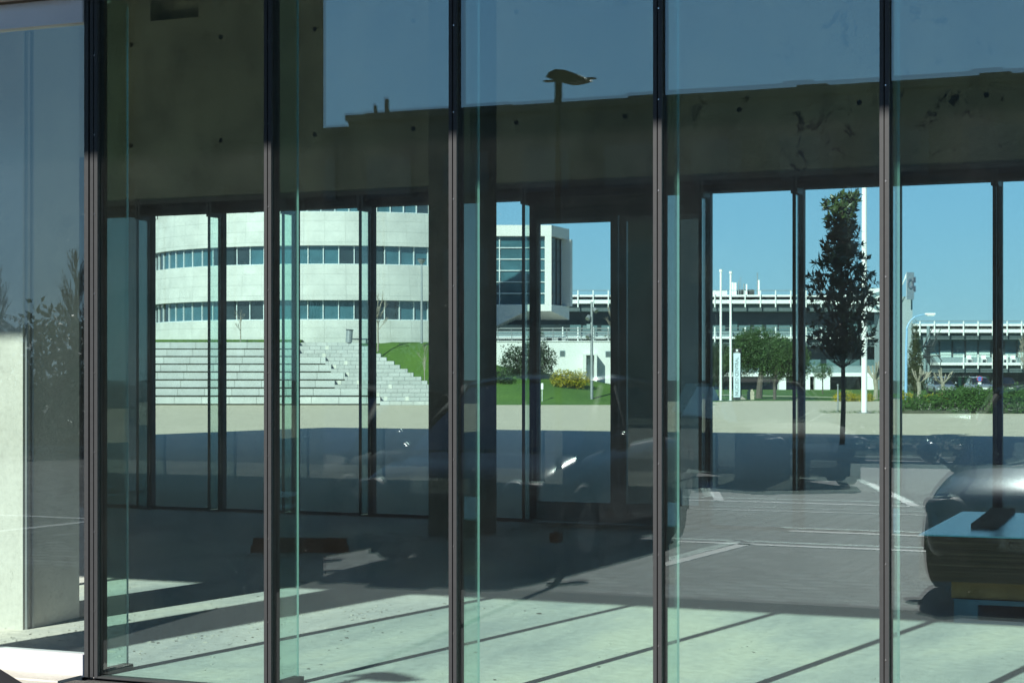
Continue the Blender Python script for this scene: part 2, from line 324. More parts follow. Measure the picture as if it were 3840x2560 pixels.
# ================================================================== front glazing
MX = [-5.946, -4.881, -3.844, -2.798, -1.747, -0.70, 0.35]
HT = 6.2
fw = thing('glass_curtain_wall', 'tall front curtain wall of tinted glass with dark bronze mullions and glass fins', 'glass wall', (-3.3, 0, 0))
X0 = -3.3
def mullion(x, wid=0.042):
    b = MB(); h = wid/2
    b.box(x-h-X0, x-0.003-X0, -0.032, -0.012, 0.0, HT, 0); b.box(x+0.003-X0, x+h-X0, -0.032, -0.012, 0.0, HT, 0)
    b.box(x-0.003-X0, x+0.003-X0, -0.020, -0.012, 0.0, HT, 1)
    b.box(x-h+0.004-X0, x+h-0.004-X0, -0.012, 0.030, 0.0, HT, 1); b.box(x-h-X0, x+h-X0, 0.030, 0.055, 0.0, HT, 1)
    z = 0.35
    while z < HT:
        b.tube([(x+0.007-X0, -0.0315, z), (x+0.007-X0, -0.036, z)], 0.0035, 6, 2); z += 0.42
    return b
for i, x in enumerate(MX):
    b = mullion(x, 0.048 if i == 0 else 0.042)
    if i == 0:                                              # double post where the door bay starts
        b.box(x-0.058-X0, x-0.032-X0, -0.036, -0.012, 0.0, HT, 0); b.box(x-0.031-X0, x-0.027-X0, -0.02, -0.012, 0.0, HT, 1)
    b.build('mullion', [M_BLK, M_GAP, M_SCREW], fw)
    MB().box(x-0.006-X0, x+0.006-X0, 0.056, 0.272, 0.02, HT if i else 3.62).build('fin', M_FIN, fw)
    MB().box(x-0.006-X0, x+0.006-X0, 0.2722, 0.2735, 0.02, HT if i else 3.60).build('fin_edge', M_EDGE, fw)
    MB().box(x-0.03-X0, x+0.03-X0, 0.056, 0.285, 0.0, 0.03).build('fin_shoe', M_DSTEEL, fw)
dl = [(0.0, 0.03), (0.03, 0.08), (0.05, 0.10), (0.25, 0.13), (0.15, 0.14), (0.0, 0.1)]
for i in range(6):
    x0, x1 = MX[i]+0.02, MX[i+1]-0.02
    MB().add([(x0-X0, -0.005, 0.006), (x1-X0, -0.005, 0.006), (x1-X0, -0.005, HT), (x0-X0, -0.005, HT)], [(0, 1, 2, 3)]).build('outer_pane', M_GLASS, fw)
    a, t = dl[i]; xc = (x0+x1)/2
    vs_ = []
    for (x, z) in ((x0, 0.006), (x1, 0.006), (x1, HT), (x0, HT)):
        vs_.append((x-X0, 0.024+(x-xc)*math.tan(R(a))-(z-1.7)*math.tan(R(t))*0.6, z))
    MB().add(vs_, [(0, 1, 2, 3)]).build('inner_pane', M_GLASS2, fw)
MB().box(MX[0]-X0, MX[-1]-X0, -0.03, 0.04, -0.003, 0.006).build('bottom_rail', M_DSTEEL, fw)
# door bay on the left
db = thing('white_framed_window', 'white aluminium framed window bay left of the bronze posts', 'window', (-7.3, 0, 0))
xl, xr = -9.2+7.3, MX[0]-0.059+7.3
MB().box(xl, xr, -0.05, 0.03, 0.0, 0.118).build('bottom_rail', M_WHITEAL, db)
MB().box(xl, xr, -0.05, 0.03, 3.468, 3.60).build('top_rail', M_WHITEAL, db)
MB().box(xl, xl+0.1, -0.048, 0.028, 0.119, 3.467).build('side_rail', M_WHITEAL, db)
MB().add([(xl, -0.012, 0.1), (xr, -0.012, 0.1), (xr, -0.012, 3.48), (xl, -0.012, 3.48)], [(0, 1, 2, 3)]).build('pane', M_GLASS, db)
tag(MB().box(-9.4, MX[0]-0.059, -0.16, 0.2, 3.615, 6.3).build('lintel_panel', M_CREAM), 'cream rendered lintel panel above the white window frame', 'wall')
tag(MB().box(-9.4, MX[0]-0.059, -0.26, -0.055, -0.02, 0.012).box(-9.4, MX[0]-0.059, -0.40, -0.262, -0.02, 0.003).build('threshold_stone', M_PILL), 'pale stone threshold strip below the white window frame', 'threshold')
# ================================================================== hall
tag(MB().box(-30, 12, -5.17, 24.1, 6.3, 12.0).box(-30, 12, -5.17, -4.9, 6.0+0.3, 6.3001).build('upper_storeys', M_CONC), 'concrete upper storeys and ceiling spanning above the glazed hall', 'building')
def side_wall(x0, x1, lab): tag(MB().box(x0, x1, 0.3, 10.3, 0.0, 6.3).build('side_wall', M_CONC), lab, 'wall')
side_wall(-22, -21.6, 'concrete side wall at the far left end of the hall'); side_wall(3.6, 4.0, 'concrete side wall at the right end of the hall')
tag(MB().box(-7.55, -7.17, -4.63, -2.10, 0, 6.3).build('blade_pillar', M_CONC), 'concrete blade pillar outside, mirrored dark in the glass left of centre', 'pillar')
ip = thing('interior_pillar', 'pale concrete blade pillar just inside the white framed window', 'pillar', (-7.6, 1.3, 0))
MB().box(-0.56, 0.14, 0.0, 0.58, 0, 6.3).build('shaft', M_PILL, ip)
MB().box(0.141, 0.155, 0.02, 0.035, 0.0, 6.3).box(0.141, 0.155, 0.075, 0.09, 0.0, 6.3).build('groove_shade_strip', M_STEEL, ip)  # added strips stand in for the shaded groove along the pillar corner
cl = thing('cylinder_speaker', 'dark cylindrical speaker hanging beside the interior pillar', 'speaker', (-7.45, 1.98, 0))
MB().cyl(0, 0, 2.66, 3.03, 0.075, 20).build('housing', M_HDR, cl); MB().tube([(0, -0.02, 2.85), (-0.1, -0.10, 2.85)], 0.012).build('bracket', M_DSTEEL, cl)
col = thing('square_column', 'dark square concrete column standing inside the hall', 'column', (-7.8, 8.7, 0))
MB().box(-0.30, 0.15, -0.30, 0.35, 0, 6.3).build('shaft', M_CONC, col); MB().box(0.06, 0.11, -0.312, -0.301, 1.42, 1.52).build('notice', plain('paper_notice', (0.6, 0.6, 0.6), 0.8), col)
for px0, lab in ((-15.71, 'shaded concrete column outside the rear glass at far left'), (-7.74, 'shaded concrete column outside behind the right door leaf')):
    tag(MB().box(px0, px0+0.78, 12.9, 13.6, 0, 6.3).build('outdoor_column', M_PILL), lab, 'column', 'columns outside the rear glass')
# rear beam with tie holes and slot
bm = thing('concrete_beam', 'deep stained concrete beam with tie holes above the rear glazing', 'beam', (-7, 10.35, 0))
b = MB(); YB0, YB1 = -0.05, 0.35
sx0, sx1 = -12.70+7, -12.03+7
b.box(-15, 12, YB0, YB1, 3.66, 5.79); b.box(-15, sx0, YB0, YB1, 5.79, 6.3); b.box(sx1, 12, YB0, YB1, 5.79, 6.3); b.box(sx0, sx1, YB0, YB1, 6.04, 6.3); b.box(sx0, sx1, YB0+0.25, YB1, 5.79, 6.04)
b.build('web', M_BEAM, bm)
b = MB()
for k in range(-7, 9):
    for z in (4.33, 5.53):
        x = k*1.25+0.28
        b.tube([(x, YB0-0.0015, z), (x, YB0+0.03, z)], 0.028, 12)
b.build('tie_hole', M_GAP, bm)
b = MB(); b.box(-15, 12, YB0-0.07, YB1-0.05, 3.615, 3.658); b.build('flashing', M_HDR, bm)
# rear glazing
rw = thing('rear_glass_wall', 'rear glass wall with slim dark frames and glass fins looking onto the plaza', 'glass wall', (-7, 10.5, 0))
RX = [-12.83-7*0.995+0.995*i for i in range(24)]
RX = [-12.83+0.995*i for i in range(-8, 14)]
DX0, DX1 = -12.83+0.995*5, -12.83+0.995*7
MB().box(-14.5, 12, -0.02, 0.05, 3.50, 3.613).build('header', M_RFRAME, rw); MB().box(-14.5, 12, -0.05, -0.0202, 3.50, 3.528).build('header_trim', M_HDR, rw)
MB().box(-14.5, DX0+7, -0.03, 0.05, 0.0, 0.035).box(DX1+7, 12, -0.03, 0.05, 0.0, 0.035).build('bottom_rail', M_RFRAME, rw)
for i, x in enumerate(RX):
    if DX0+0.1 < x < DX1-0.1: continue
    xx = x+7
    MB().box(xx-0.034, xx+0.034, -0.031, 0.05, 0.036, 3.499).build('mullion', M_RFRAME, rw)
    MB().box(xx-0.006, xx+0.006, -0.27, -0.032, 0.03, 3.45).build('fin', M_FINR, rw)
    MB().box(xx-0.018, xx+0.018, -0.276, -0.2705, 0.03, 3.45).build('fin_edge', M_FINEDGED, rw)
    MB().box(xx-0.035, xx-0.008, -0.28, -0.055, 3.44, 3.61).box(xx+0.008, xx+0.035, -0.28, -0.055, 3.44, 3.61).build('fin_bracket', M_DSTEEL, rw)
    if i < len(RX)-1 and not (DX0-0.1 < x < DX1-0.1):
        MB().add([(xx+0.034, 0.01, 0.03), (xx+0.961, 0.01, 0.03), (xx+0.961, 0.01, 3.5), (xx+0.034, 0.01, 3.5)], [(0, 1, 2, 3)]).build('pane', M_GLASSR, rw)
dr = thing('double_door', 'closed glass double door with grey metal rails in the rear wall', 'door', ((DX0+DX1)/2, 10.5, 0))
hw = (DX1-DX0)/2
MB().box(-hw+0.04, hw-0.04, -0.03, 0.04, 3.30, 3.498).box(-hw+0.04, hw-0.04, -0.035, -0.031, 3.40, 3.405, 1).build('transom', [M_HDR, M_GAP], dr)
for s in (-1, 1):
    lf = MB(); a, c_ = (0.04 if s > 0 else -hw+0.042), (hw-0.042 if s > 0 else -0.04)
    x_in, x_out = (0.006*s, (hw-0.045)*s)
    X = sorted((x_in, x_out))
    lf.box(X[0], X[1], -0.02, 0.03, 0.012, 0.23); lf.box(X[0], X[1], -0.02, 0.03, 3.24, 3.295)
    st = sorted((x_in, x_in+0.085*s)); lf.box(st[0], st[1], -0.02, 0.03, 0.231, 3.239)
    st = sorted((x_out, x_out-0.03*s)); lf.box(st[0], st[1], -0.02, 0.03, 0.231, 3.239)
    o = lf.build('door_leaf', plain('door_rail_grey', (0.17, 0.17, 0.155), 0.45, 0.3), dr)
    MB().add([(X[0]+0.03, 0.005, 0.23), (X[1]-0.03, 0.005, 0.23), (X[1]-0.03, 0.005, 3.24), (X[0]+0.03, 0.005, 3.24)], [(0, 1, 2, 3)]).build('glass', M_GLASSR, o)
    MB().tube([(0.10*s, -0.021, 0.12), (0.10*s, -0.03, 0.12)], 0.045, 20).tube([(0.10*s, -0.03, 0.12), (0.10*s, -0.036, 0.12)], 0.02, 12).build('lock', M_DSTEEL, o)
# ================================================================== things on the hall floor
t = thing('sheet_stack', 'stack of blue filmed sheets with layered brown edges on timber bearers', 'sheets', (-2.0, 4.0, 0), R(2.5))
# near-left corner at local (-0.72,-0.35)
L0, W0 = -0.37, 2.6
MB().box(L0, W0, -0.10, 2.05, 0.272, 0.560).build('board_layers', M_LAY, t)
MB().box(L0-0.0, W0, -0.10, 2.05, 0.562, 0.571).build('top_sheet', M_FILM, t)
for yb_ in (0.02, 1.7): MB().box(-0.18, W0-0.3, yb_, yb_+.12, 0.155, 0.270).build('bearer', M_WOODY, t)
pb = MB()
for y in (0.0, 0.85, 1.7):
    for x in (-0.16, 0.42, 1.0):
        pb.box(x, x+0.15, y, y+0.12, 0.022, 0.12)
for y in (0.0, 0.85, 1.7): pb.box(-0.16, 1.15, y, y+0.12, 0.0, 0.022); pb.box(-0.16, 1.15, y, y+0.12, 0.12, 0.152)
for x in (-0.16, 0.42, 1.0): pb.box(x+.01, x+.14, 0.05, 1.75, 0.1205, 0.1335)
pl_ = thing('blue_pallet', 'blue painted wooden pallet under the stacked sheets', 'pallet', (-2.0, 4.0, 0), R(2.5))
pb.build('deck', M_BLUEP, pl_)
tag(MB().obox((0, 0, 0), (0.085, 0.79, 0.014), 0.0).build('loose_board', M_WOODG, loc=(-2.11, 5.3, 0.5865)), 'weathered grey board lying loose on the blue sheets', 'board').rotation_euler = (0, 0, R(4))
def wpos(px, py): v = EYE*FP/(py-HOR); return uv2w(PU(px, v), v)
x, y, _ = wpos(1125, 2070)
t = tag(MB().box(-0.44, 0.44, -0.05, 0.05, 0, 0.06).box(-0.42, 0.42, -0.045, 0.045, 0.0605, 0.13).build('timber_offcuts', M_WOODR, loc=(x, y, 0)), 'two red brown timber beams lying stacked on the hall floor', 'timber'); t.rotation_euler = (0, 0, R(22))
x, y, _ = wpos(2085, 2030)
tag(MB().box(-0.05, 0.05, -0.05, 0.05, 0, 0.085).tube([(0.0, 0, 0.085), (0.01, 0, 0.1)], 0.03, 8).build('wooden_block', M_WOODR, loc=(x, y, 0)), 'small red brown wooden block standing alone near the doors', 'block')
db_ = MB()
for k in range(1500):
    px = rnd.uniform(0, 1500) if rnd.random() < .75 else rnd.uniform(1500, 3840)
    tt = rnd.gauss(0, 1)
    py = 2440-0.105*px+tt*45 if rnd.random() < .7 else rnd.uniform(2180, 2556)
    if not 2090 < py < 2556: continue
    x, y, _ = wpos(px, py)
    if y < 0.35 or y > 9: continue
    s = rnd.uniform(0.002, 0.006)*(1.8 if rnd.random() < .04 else 1)
    db_.obox((x, y, s*0.3), (s*rnd.uniform(.6, 1.8), s*rnd.uniform(.5, 1.2), s*0.35), rnd.uniform(0, 3), rnd.choice((0, 0, 0, 0, 1)), rnd.uniform(-.3, .3))
tag(db_.build('debris', [plain('plaster_crumbs', (0.45, 0.43, 0.38), 0.9), plain('dark_crumbs', (0.10, 0.09, 0.08), 0.9)]), kind='stuff')
# ================================================================== trees, helpers
def rdir(r=rnd):
    z = r.uniform(-1, 1); a = r.uniform(0, 2*math.pi); q = math.sqrt(1-z*z); return Vector((q*math.cos(a), q*math.sin(a), z))
def leaf(mb, c, d_, n_, L, W):
    d_ = d_.normalized(); s_ = d_.cross(n_)
    if s_.length < 1e-3: s_ = d_.cross(Vector((0.3, 0.5, 0.8)))
    s_.normalize(); up = s_.cross(d_)
    mb.add([c, c+d_*L*.45+s_*W*.5+up*L*.06, c+d_*L, c+d_*L*.45-s_*W*.5+up*L*.06], [(0, 1, 2, 3)])
def crown(blobs, n, L, W, seed=1, shell=0.55, clump=6):
    r = random.Random(seed); mb = MB(); tot = sum(a*b_*c_ for _, (a, b_, c_) in blobs)
    for (c, rad) in blobs:
        k = int(n*rad[0]*rad[1]*rad[2]/tot/clump)
        for _ in range(k):
            q = rdir(r)*(shell+(1-shell)*r.random()**.7)*r.uniform(.85, 1.08)
            if r.random() < .25: q *= r.random()
            p = Vector((c[0]+q.x*rad[0], c[1]+q.y*rad[1], c[2]+q.z*rad[2]))
            for _ in range(clump):
                o = rdir(r)*L*1.6*r.random(); leaf(mb, p+o, rdir(r)+q*.5, rdir(r), L*r.uniform(.7, 1.3), W*r.uniform(.7, 1.3))
    return mb
def branches(mb, p, d_, L, r0, depth, r, spread=0.6, up=0.15, n=3, tips=None, mi=0):
    q = p+d_*L; mid = p+d_*L*.5+rdir(r)*L*.05
    mb.tube([p, mid, q], [r0, r0*.85, r0*.65], 5, mi)
    if depth == 0:
        if tips is not None: tips.append((q, d_))
        return
    for k in range(n):
        dd = (d_+rdir(r)*spread+Vector((0, 0, up))).normalized()
        branches(mb, p+d_*L*r.uniform(.55, 1.0), dd, L*r.uniform(.55, .8), r0*.6, depth-1, r, spread, up, n, tips, mi)
def tree(name, label, px, v, base, cblobs, n, L, W, lm, tr, seed=1, cat='tree', group=None, bark=None, stems=1, lean=0.0):
    z0 = base; t = bgthing(name, label, cat, px, v, z0, group); r = random.Random(seed)
    mb = MB(); zc = min(c[2]-rad[2]*.4 for c, rad in cblobs)
    for s in range(stems):
        a = r.uniform(0, 6.28); top = Vector((lean+0.5*math.cos(a)*(stems > 1), 0.4*math.sin(a)*(stems > 1), zc))
        mb.tube([(0, 0, -0.1), (lean*.4, 0, zc*.5), top], [tr*1.2, tr, tr*.8], 8)
        for c, rad in cblobs:
            cc = Vector(c); mb.tube([top, (top+cc)*.5+rdir(r)*.1, cc], [tr*.6, tr*.4, tr*.15], 6)
            for _ in range(3):
                e = cc+Vector((rdir(r).x*rad[0]*.7, rdir(r).y*rad[1]*.7, rdir(r).z*rad[2]*.6)); mb.tube([(top+cc)*.5, e], [tr*.25, tr*.08], 5)
    mb.build('trunk', bark or M_TRUNK, t); crown(cblobs, n, L, W, seed).build('crown', lm, t); return t
def bare(name, label, px, v, base, h, tr, seed, spread=0.45, n=3, depth=4, split=.35, group=None, bark=None, cat='tree'):
    t = bgthing(name, label, cat, px, v, base, group); r = random.Random(seed); mb = MB()
    mb.tube([(0, 0, -.1), (0.02*h*.2, 0, h*split*.5), (0, 0, h*split)], [tr*1.2, tr, tr*.85], 7)
    cr = MB(); 
    for k in range(4):
        z = h*(split+k*(0.9-split)/4.5); mb.tube([(0, 0, z-.02), (0, 0, z+h*.16)], [tr*(1-k*.2), tr*(.8-k*.18)], 6)
        for j in range(2):
            dd = (rdir(r)*.7+Vector((0, 0, 1.0))).normalized(); branches(cr, Vector((0, 0, z)), dd, h*.16, tr*.4, depth-2, r, spread, .35, n)
    mb.build('trunk', bark or M_TRUNKL, t); cr.build('branches', bark or M_TRUNKL, t); return t
# ================================================================== plaza side: amphitheatre, hill
def ztop(px):
    pts = [(0, 3.5), (1600, 3.5), (1720, 3.1), (1861, 2.15), (2100, 1.6), (2290, 1.1), (2500, 0.6), (2650, 0.03), (4200, 0.03)]
    for (a, za), (b_, zb) in zip(pts, pts[1:]):
        if px <= b_: return za+(zb-za)*(px-a)/(b_-a)
    return 0
g = MB(); NU, NV = 70, 24; V0, V1 = 98.9, 122.0
for j in range(NV+1):
    v = V0+(V1-V0)*j/NV
    for i in range(NU+1):
        px = 200+2450*i/NU; f = min(1, max(0, (v-98.95)/8.0)); f = f*f*(3-2*f)*.4+f*.6
        g.v.append(uv2w(PU(px, 105), v, -0.006+max(0, ztop(px)*f-0.06*(px < 1450))))
g.f = [(j*(NU+1)+i, j*(NU+1)+i+1, (j+1)*(NU+1)+i+1, (j+1)*(NU+1)+i) for j in range(NV) for i in range(NU)]; g.m = [0]*len(g.f)
structure(g, 'hill', M_GRASS).data.polygons.foreach_set('use_smooth', [True]*len(g.f))
lw_ = [uv2w(u, v)[:2] for u, v in ((8.0, 101.6), (14.5, 114.8), (60, 112.3), (90, 112.3), (90, 240), (8.0, 240))]
structure(MB().prism(lw_, -0.016, -0.003), 'lawn', M_GRASS)
structure(MB().prism([uv2w(PU(p_, v), v)[:2] for p_, v in ((2640, 150), (3300, 126), (3300, 128), (2640, 153))], -0.004, 0.004), 'footpath', M_PLAZA)
structure(MB().prism([uv2w(PU(p_, v), v)[:2] for p_, v in ((2775, 119.0), (2800, 119), (2775, 150), (2765, 150))], -0.004, 0.004), 'lawn_path', M_PLAZA)
am = bgthing('amphitheatre_seating', 'long pale stone seating tiers below the round building', 'seating', 1000, 98, 0)
def AU(px): return PU(px, 101)-PU(1000, 98)
ends = [1440, 1400, 1262, 1294, 1236, 1208, 1100, 1094]
for k in range(8):
    e = AU(ends[k]); v0 = .95*k
    MB().box(AU(300), e, v0, v0+1.0, .43*k+.075, .43*(k+1)-.002).build('seat_tier', M_SEAT, am)
    MB().box(AU(300), e-.02, v0+.05, v0+1.5, .43*k-.02, .43*k+.074).box(AU(300), e-.02, v0+.22, v0+.98, .43*(k+1)-.001, .43*(k+1)+.012).build('gap_shade_and_soil', M_SOILSHADE, am)  # lower strip paints the shadow gap under each tier; tread strip is soil
tag(MB().box(AU(300)+PU(1000, 98)*0, AU(1085), 8.5, 9.9, 3.36, 3.62).build('grass_strip', M_GRASS), None, None, None, 'stuff').parent = am
st = bgthing('stone_stair', 'broad pale stone staircase fanning down beside the seating tiers', 'stairs', 1000, 98, 0)
for j in range(16):
    f = j/15; e0 = AU(ends[j//2])+.002; e1 = AU(1745+(1332-1745)*f)
    if j % 2: e1 -= 0.05
    MB().box(e0, e1, .475*j-0.02, .475*j+.62, .215*j-.05, .215*(j+1)).build('step', M_STAIR, st)
b = MB()
for j, px in ((14, 1195), (12, 1190), (9, 1240), (7, 1295), (5, 1270), (5, 1342), (4, 1462), (2, 1420), (1, 1452), (1, 1530), (10, 1280)):
    MB().box(AU(px), AU(px+13), .475*j-.03, .475*j+.2, .215*j+.01, .215*(j+1)+.003).build('replaced_block', M_STAIR2, st)

# round building
RV, RUx = 120.0, 1290; RC = 12.5
rb = bgthing('round_building', 'round white stone clad office building with curved ribbon windows', 'building', RUx, RV, 0)
def arc(mb, r0, r1, a0, a1, z0, z1, n=40, mi=0):
    A = [a0+(a1-a0)*i/n for i in range(n+1)]
    pts = [(r1*math.sin(a), -r1*math.cos(a)) for a in A]+[(r0*math.sin(a), -r0*math.cos(a)) for a in A[::-1]]
    n2 = n+1
    for i in range(n):
        mb.prism([pts[i+1], pts[i], pts[2*n2-1-i], pts[2*n2-2-i]][::-1], z0, z1, mi)
    return mb
def arcwall(name, z0, z1, r=RC, a0=-105, a1=33, mat=M_ROUND, batter=0.0):
    mb = MB(); n = 80
    vs_ = []
    for i in range(n+1):
        a = R(a0+(a1-a0)*i/n)
        for rr, z in ((r, z0), (r+batter, z1), (r-.5, z1), (r-.5, z0)): vs_.append((rr*math.sin(a), -rr*math.cos(a), z))
    fs = []
    for i in range(n):
        o = i*4
        for k in range(4): fs.append((o+k, o+4+k, o+4+(k+1) % 4, o+(k+1) % 4))
    fs += [(0, 1, 2, 3), (n*4+3, n*4+2, n*4+1, n*4)]
    return mb.add(vs_, fs).build(name, mat, rb)
arcwall('wall', 3.4, 4.78, a0=-100); arcwall('wall', 5.93, 8.0, RC+.12); arcwall('wall', 9.1, 11.05, RC); arcwall('wall', 12.0, 15.0, RC)
arcwall('core_wall', 3.4, 14.0, RC-.75, a0=-104, mat=M_WIND)
for (z0, z1, a0, nW) in ((4.78, 5.93, -80, 27), (8.0, 9.1, -84, 28), (11.05, 12.0, -20, 14)):
    st_ = (33-a0)/nW
    for i in range(nW):
        a = R(a0+i*st_); a2 = R(a0+(i+1)*st_); r_ = RC-.30; mb = MB()
        mb.add([(r_*math.sin(a), -r_*math.cos(a), z0), (r_*math.sin(a2), -r_*math.cos(a2), z0), (r_*math.sin(a2), -r_*math.cos(a2), z1), (r_*math.sin(a), -r_*math.cos(a), z1)], [(0, 1, 2, 3)], 0)
        mb.obox(((r_+.03)*math.sin(a), -(r_+.03)*math.cos(a), (z0+z1)/2), (.026, .05, (z1-z0)/2-.01), a, 1)
        am_ = (a+a2)/2; hl = r_*(a2-a)/2
        mb.obox(((r_+.02)*math.sin(am_), -(r_+.02)*math.cos(am_), z0+.03), (hl-.03, .03, .025), am_, 1)
        mb.build('window', [M_WIN if i % 9 not in (3, 4, 5) else M_WIND, M_WFRAME], rb)
aw = MB(); 
lx, ly = RC*math.sin(R(-80)), -RC*math.cos(R(-80))
MB().box(lx-3.0, lx+.1, ly+.2, ly+.6, 5.93, 8.0).build('annex_wall', M_STONEWHITE, rb)
MB().box(lx-3.0, lx+.15, ly+.8, ly+3, 3.4, 12.6).build('annex_block', M_GREYBLD, rb)
MB().box(lx-1.2, lx+.05, ly+.65, ly+.75, 5.0, 5.75).build('blue_banner', M_BLUE, rb)
a = R(-62); text('lettering', 'KT', 0.95, Matrix.Translation(((RC+.02)*math.sin(a), -(RC+.02)*math.cos(a), 11.42)) @ Matrix.Rotation(a, 4, 'Z') @ Matrix.Rotation(R(90), 4, 'X'), M_DSTEEL, rb)
arcwall('sign_wall', 11.051, 12.2, RC, a0=-100, a1=-21)
# box building
gb = bgthing('glass_box_building', 'cantilevered white framed box building with gridded windows', 'building', 2068, 118, 0)
vb = 118; Z = lambda py: PZ(py, vb); U = lambda px: PU(px, vb)-PU(2068, vb)
wl = U(1640); sd_x, sd_y = U(2138)+0.05, 3.4
MB().prism([(wl, 0), (0, 0), (sd_x, sd_y), (sd_x-1.0, sd_y+6), (wl, 9)], Z(885), Z(844)).build('roof', M_STONEWHITE, gb)
MB().prism([(wl, 0), (0, 0), (sd_x, sd_y), (sd_x-1.0, sd_y+6), (wl, 9)], Z(1166), Z(1142)).build('floor_slab', M_STONEWHITE, gb)
MB().prism([(wl, .35), (-.05, .35), (sd_x-.5, sd_y), (sd_x-1.3, sd_y+5.6), (wl, 8.6)], Z(1142)+.001, Z(885)-.001).build('glazing', M_WIN, gb)
MB().box(-.42, 0, 0, .30, Z(1142)+.002, Z(885)-.002).build('corner_frame', M_STONEWHITE, gb); fr = MB(); fr.obox((sd_x-.15, sd_y-.25, (Z(1142)+Z(885))/2), (.22, .3, (Z(885)-Z(1142))/2-.003), math.atan2(sd_y, sd_x))
fr.build('corner_frame', M_STONEWHITE, gb)
fg = MB()
for k in range(7):
    z = Z(1142)+(Z(885)-Z(1142))*k/6; fg.box(wl, -.42, .27, .33, z-.03, z+.03)
for px in (1700, 1790, 1873, 1960, 2045): fg.box(U(px)-.035, U(px)+.035, .26, .34, Z(1142)+.003, Z(885)-.003)
fg.build('front_grid', M_WFRAME, gb)
fg = MB(); ang = math.atan2(sd_y-.35, sd_x-.45)
for k in range(7):
    z = Z(1142)+(Z(885)-Z(1142))*k/6; fg.obox(((sd_x-.55)/2, (sd_y+.35)/2-.05, z), (math.hypot(sd_x-.5, sd_y-.35)/2-.08, .04, .035), ang)
for f in (.08, .5, .9): fg.obox((-.05+(sd_x-.45)*f, .32+(sd_y-.35)*f, (Z(1142)+Z(885))/2), (.04, .05, (Z(885)-Z(1142))/2-.004), ang)
fg.build('side_grid', M_DSTEEL, gb)
sf = MB(); sf.add([(wl, 0, Z(1240)), (U(1861), 0, Z(1222)), (U(1960), 0, Z(1172)), (U(1960), 8, Z(1172)), (U(1861), 8, Z(1222)), (wl, 8, Z(1240)),
                   (wl, 0, Z(1166)), (U(1861), 0, Z(1166)), (U(1960), 0, Z(1166)), (wl, 8, Z(1166)), (U(1861), 8, Z(1166)), (U(1960), 8, Z(1166))],
                  [(0, 1, 4, 5), (1, 2, 3, 4), (0, 6, 7, 1), (1, 7, 8, 2), (5, 4, 10, 9), (4, 3, 11, 10), (0, 5, 9, 6)])
sf.build('soffit', M_STONEWHITE, gb)
zf, zk = Z(1166)-.003, 5.2
MB().add([(wl, 0, zf), (0, 0, zf), (sd_x, sd_y, zk), (wl, sd_y, zk), (sd_x, sd_y, zf), (wl, sd_y, zf)], [(0, 3, 2, 1), (1, 2, 4), (2, 3, 5, 4), (0, 1, 4, 5), (0, 5, 3)]).build('sloping_underside', M_STONEWHITE, gb)
# retaining wall with door and vents
rwv = 112; rt = bgthing('retaining_wall', 'long white rendered retaining wall above the lawn', 'wall', 2100, rwv, 0)
Z = lambda py: PZ(py, rwv); U = lambda px: PU(px, rwv)-PU(2100, rwv)
MB().box(U(1620), U(2620), 0, .5, 0.2, Z(1281)).box(U(1620), U(2620), -.05, .55, Z(1281)+.001, Z(1281)+.06).build('wall', M_STONEWHITE, rt)
b = MB(); b.box(U(2187), U(2196), -.9, -.01, .9, Z(1327)); b.box(U(2196), U(2236), -.9, -.01, Z(1332), Z(1327)); b.box(U(2226), U(2236), -.9, -.01, .9, Z(1332)-.001); b.build('porch', M_STONEWHITE, rt)
d_ = MB().box(U(2197), U(2225), -.06, -.005, 1.0, Z(1334)).build('door', plain('pale_blue_door', (.5, .6, .66), .5), rt)
MB().box(U(2199), U(2203), -.12, -.061, Z(1366), Z(1360)).build('handle', M_DSTEEL, d_)
for px0, px1, ya, yb in ((2099, 2119, 1314, 1336), (2270, 2290, 1316, 1338)):
    b = MB(); b.box(U(px0), U(px1), -.03, -.004, Z(yb), Z(ya), 0)
    for k in range(5):
        z = Z(yb)+(Z(ya)-Z(yb))*(k+.7)/6; b.box(U(px0)+.04, U(px1)-.04, -.045, -.031, z, z+.03, 1)
    b.build('vent', [M_LOUV, M_DSTEEL], rt)
tr_ = MB().box(U(1640), U(2600), .56, 14, 0.2, Z(1281)-.1).build('terrace', M_PILL, rt)
rl = bgthing('terrace_railing', 'grey tube railing along the top of the white retaining wall', 'railing', 2100, rwv+.3, 0)
for z_ in (1232, 1242, 1255, 1266): MB().tube([(U(1630), 0, Z(z_)), (U(2610), 0, Z(z_))], .028, 6).build('rail', M_STEEL, rl)
for px in range(1660, 2620, 52): MB().tube([(U(px), 0, Z(1281)), (U(px)-.05, 0, Z(1231))], .03, 6).build('post', M_STEEL, rl)
pt = bgthing('terrace_planter', 'low white planter block on the terrace behind the railing', 'planter', 2075, rwv+1.2, Z(1281)-.1)
MB().box(-.9, .75, -.3, .3, 0, .42).build('box', M_STONEWHITE, pt); [MB().box(xa, xb, -.31, -.301, .05, .36).build('opening', M_WIND, pt) for xa, xb in ((-.4, -.1), (.3, .5))]
for px, lab, w_ in ((1795, 'trimmed green shrub on the terrace near the left of the railing', .5), (2335, 'wide green shrub on the terrace behind the camera pole', 1.1), (2010, 'dark green shrub on the terrace beside the white planter', .5)):
    t = bgthing('terrace_shrub', lab, 'shrub', px, rwv+2.2, 3.4); crown([((0, 0, .55), (w_, .5, .6))], 1500, .09, .05, px).build('foliage', M_DARKLEAF, t); MB().tube([(0, 0, 0), (0, 0, .5)], .04).build('stem', M_TRUNK, t)
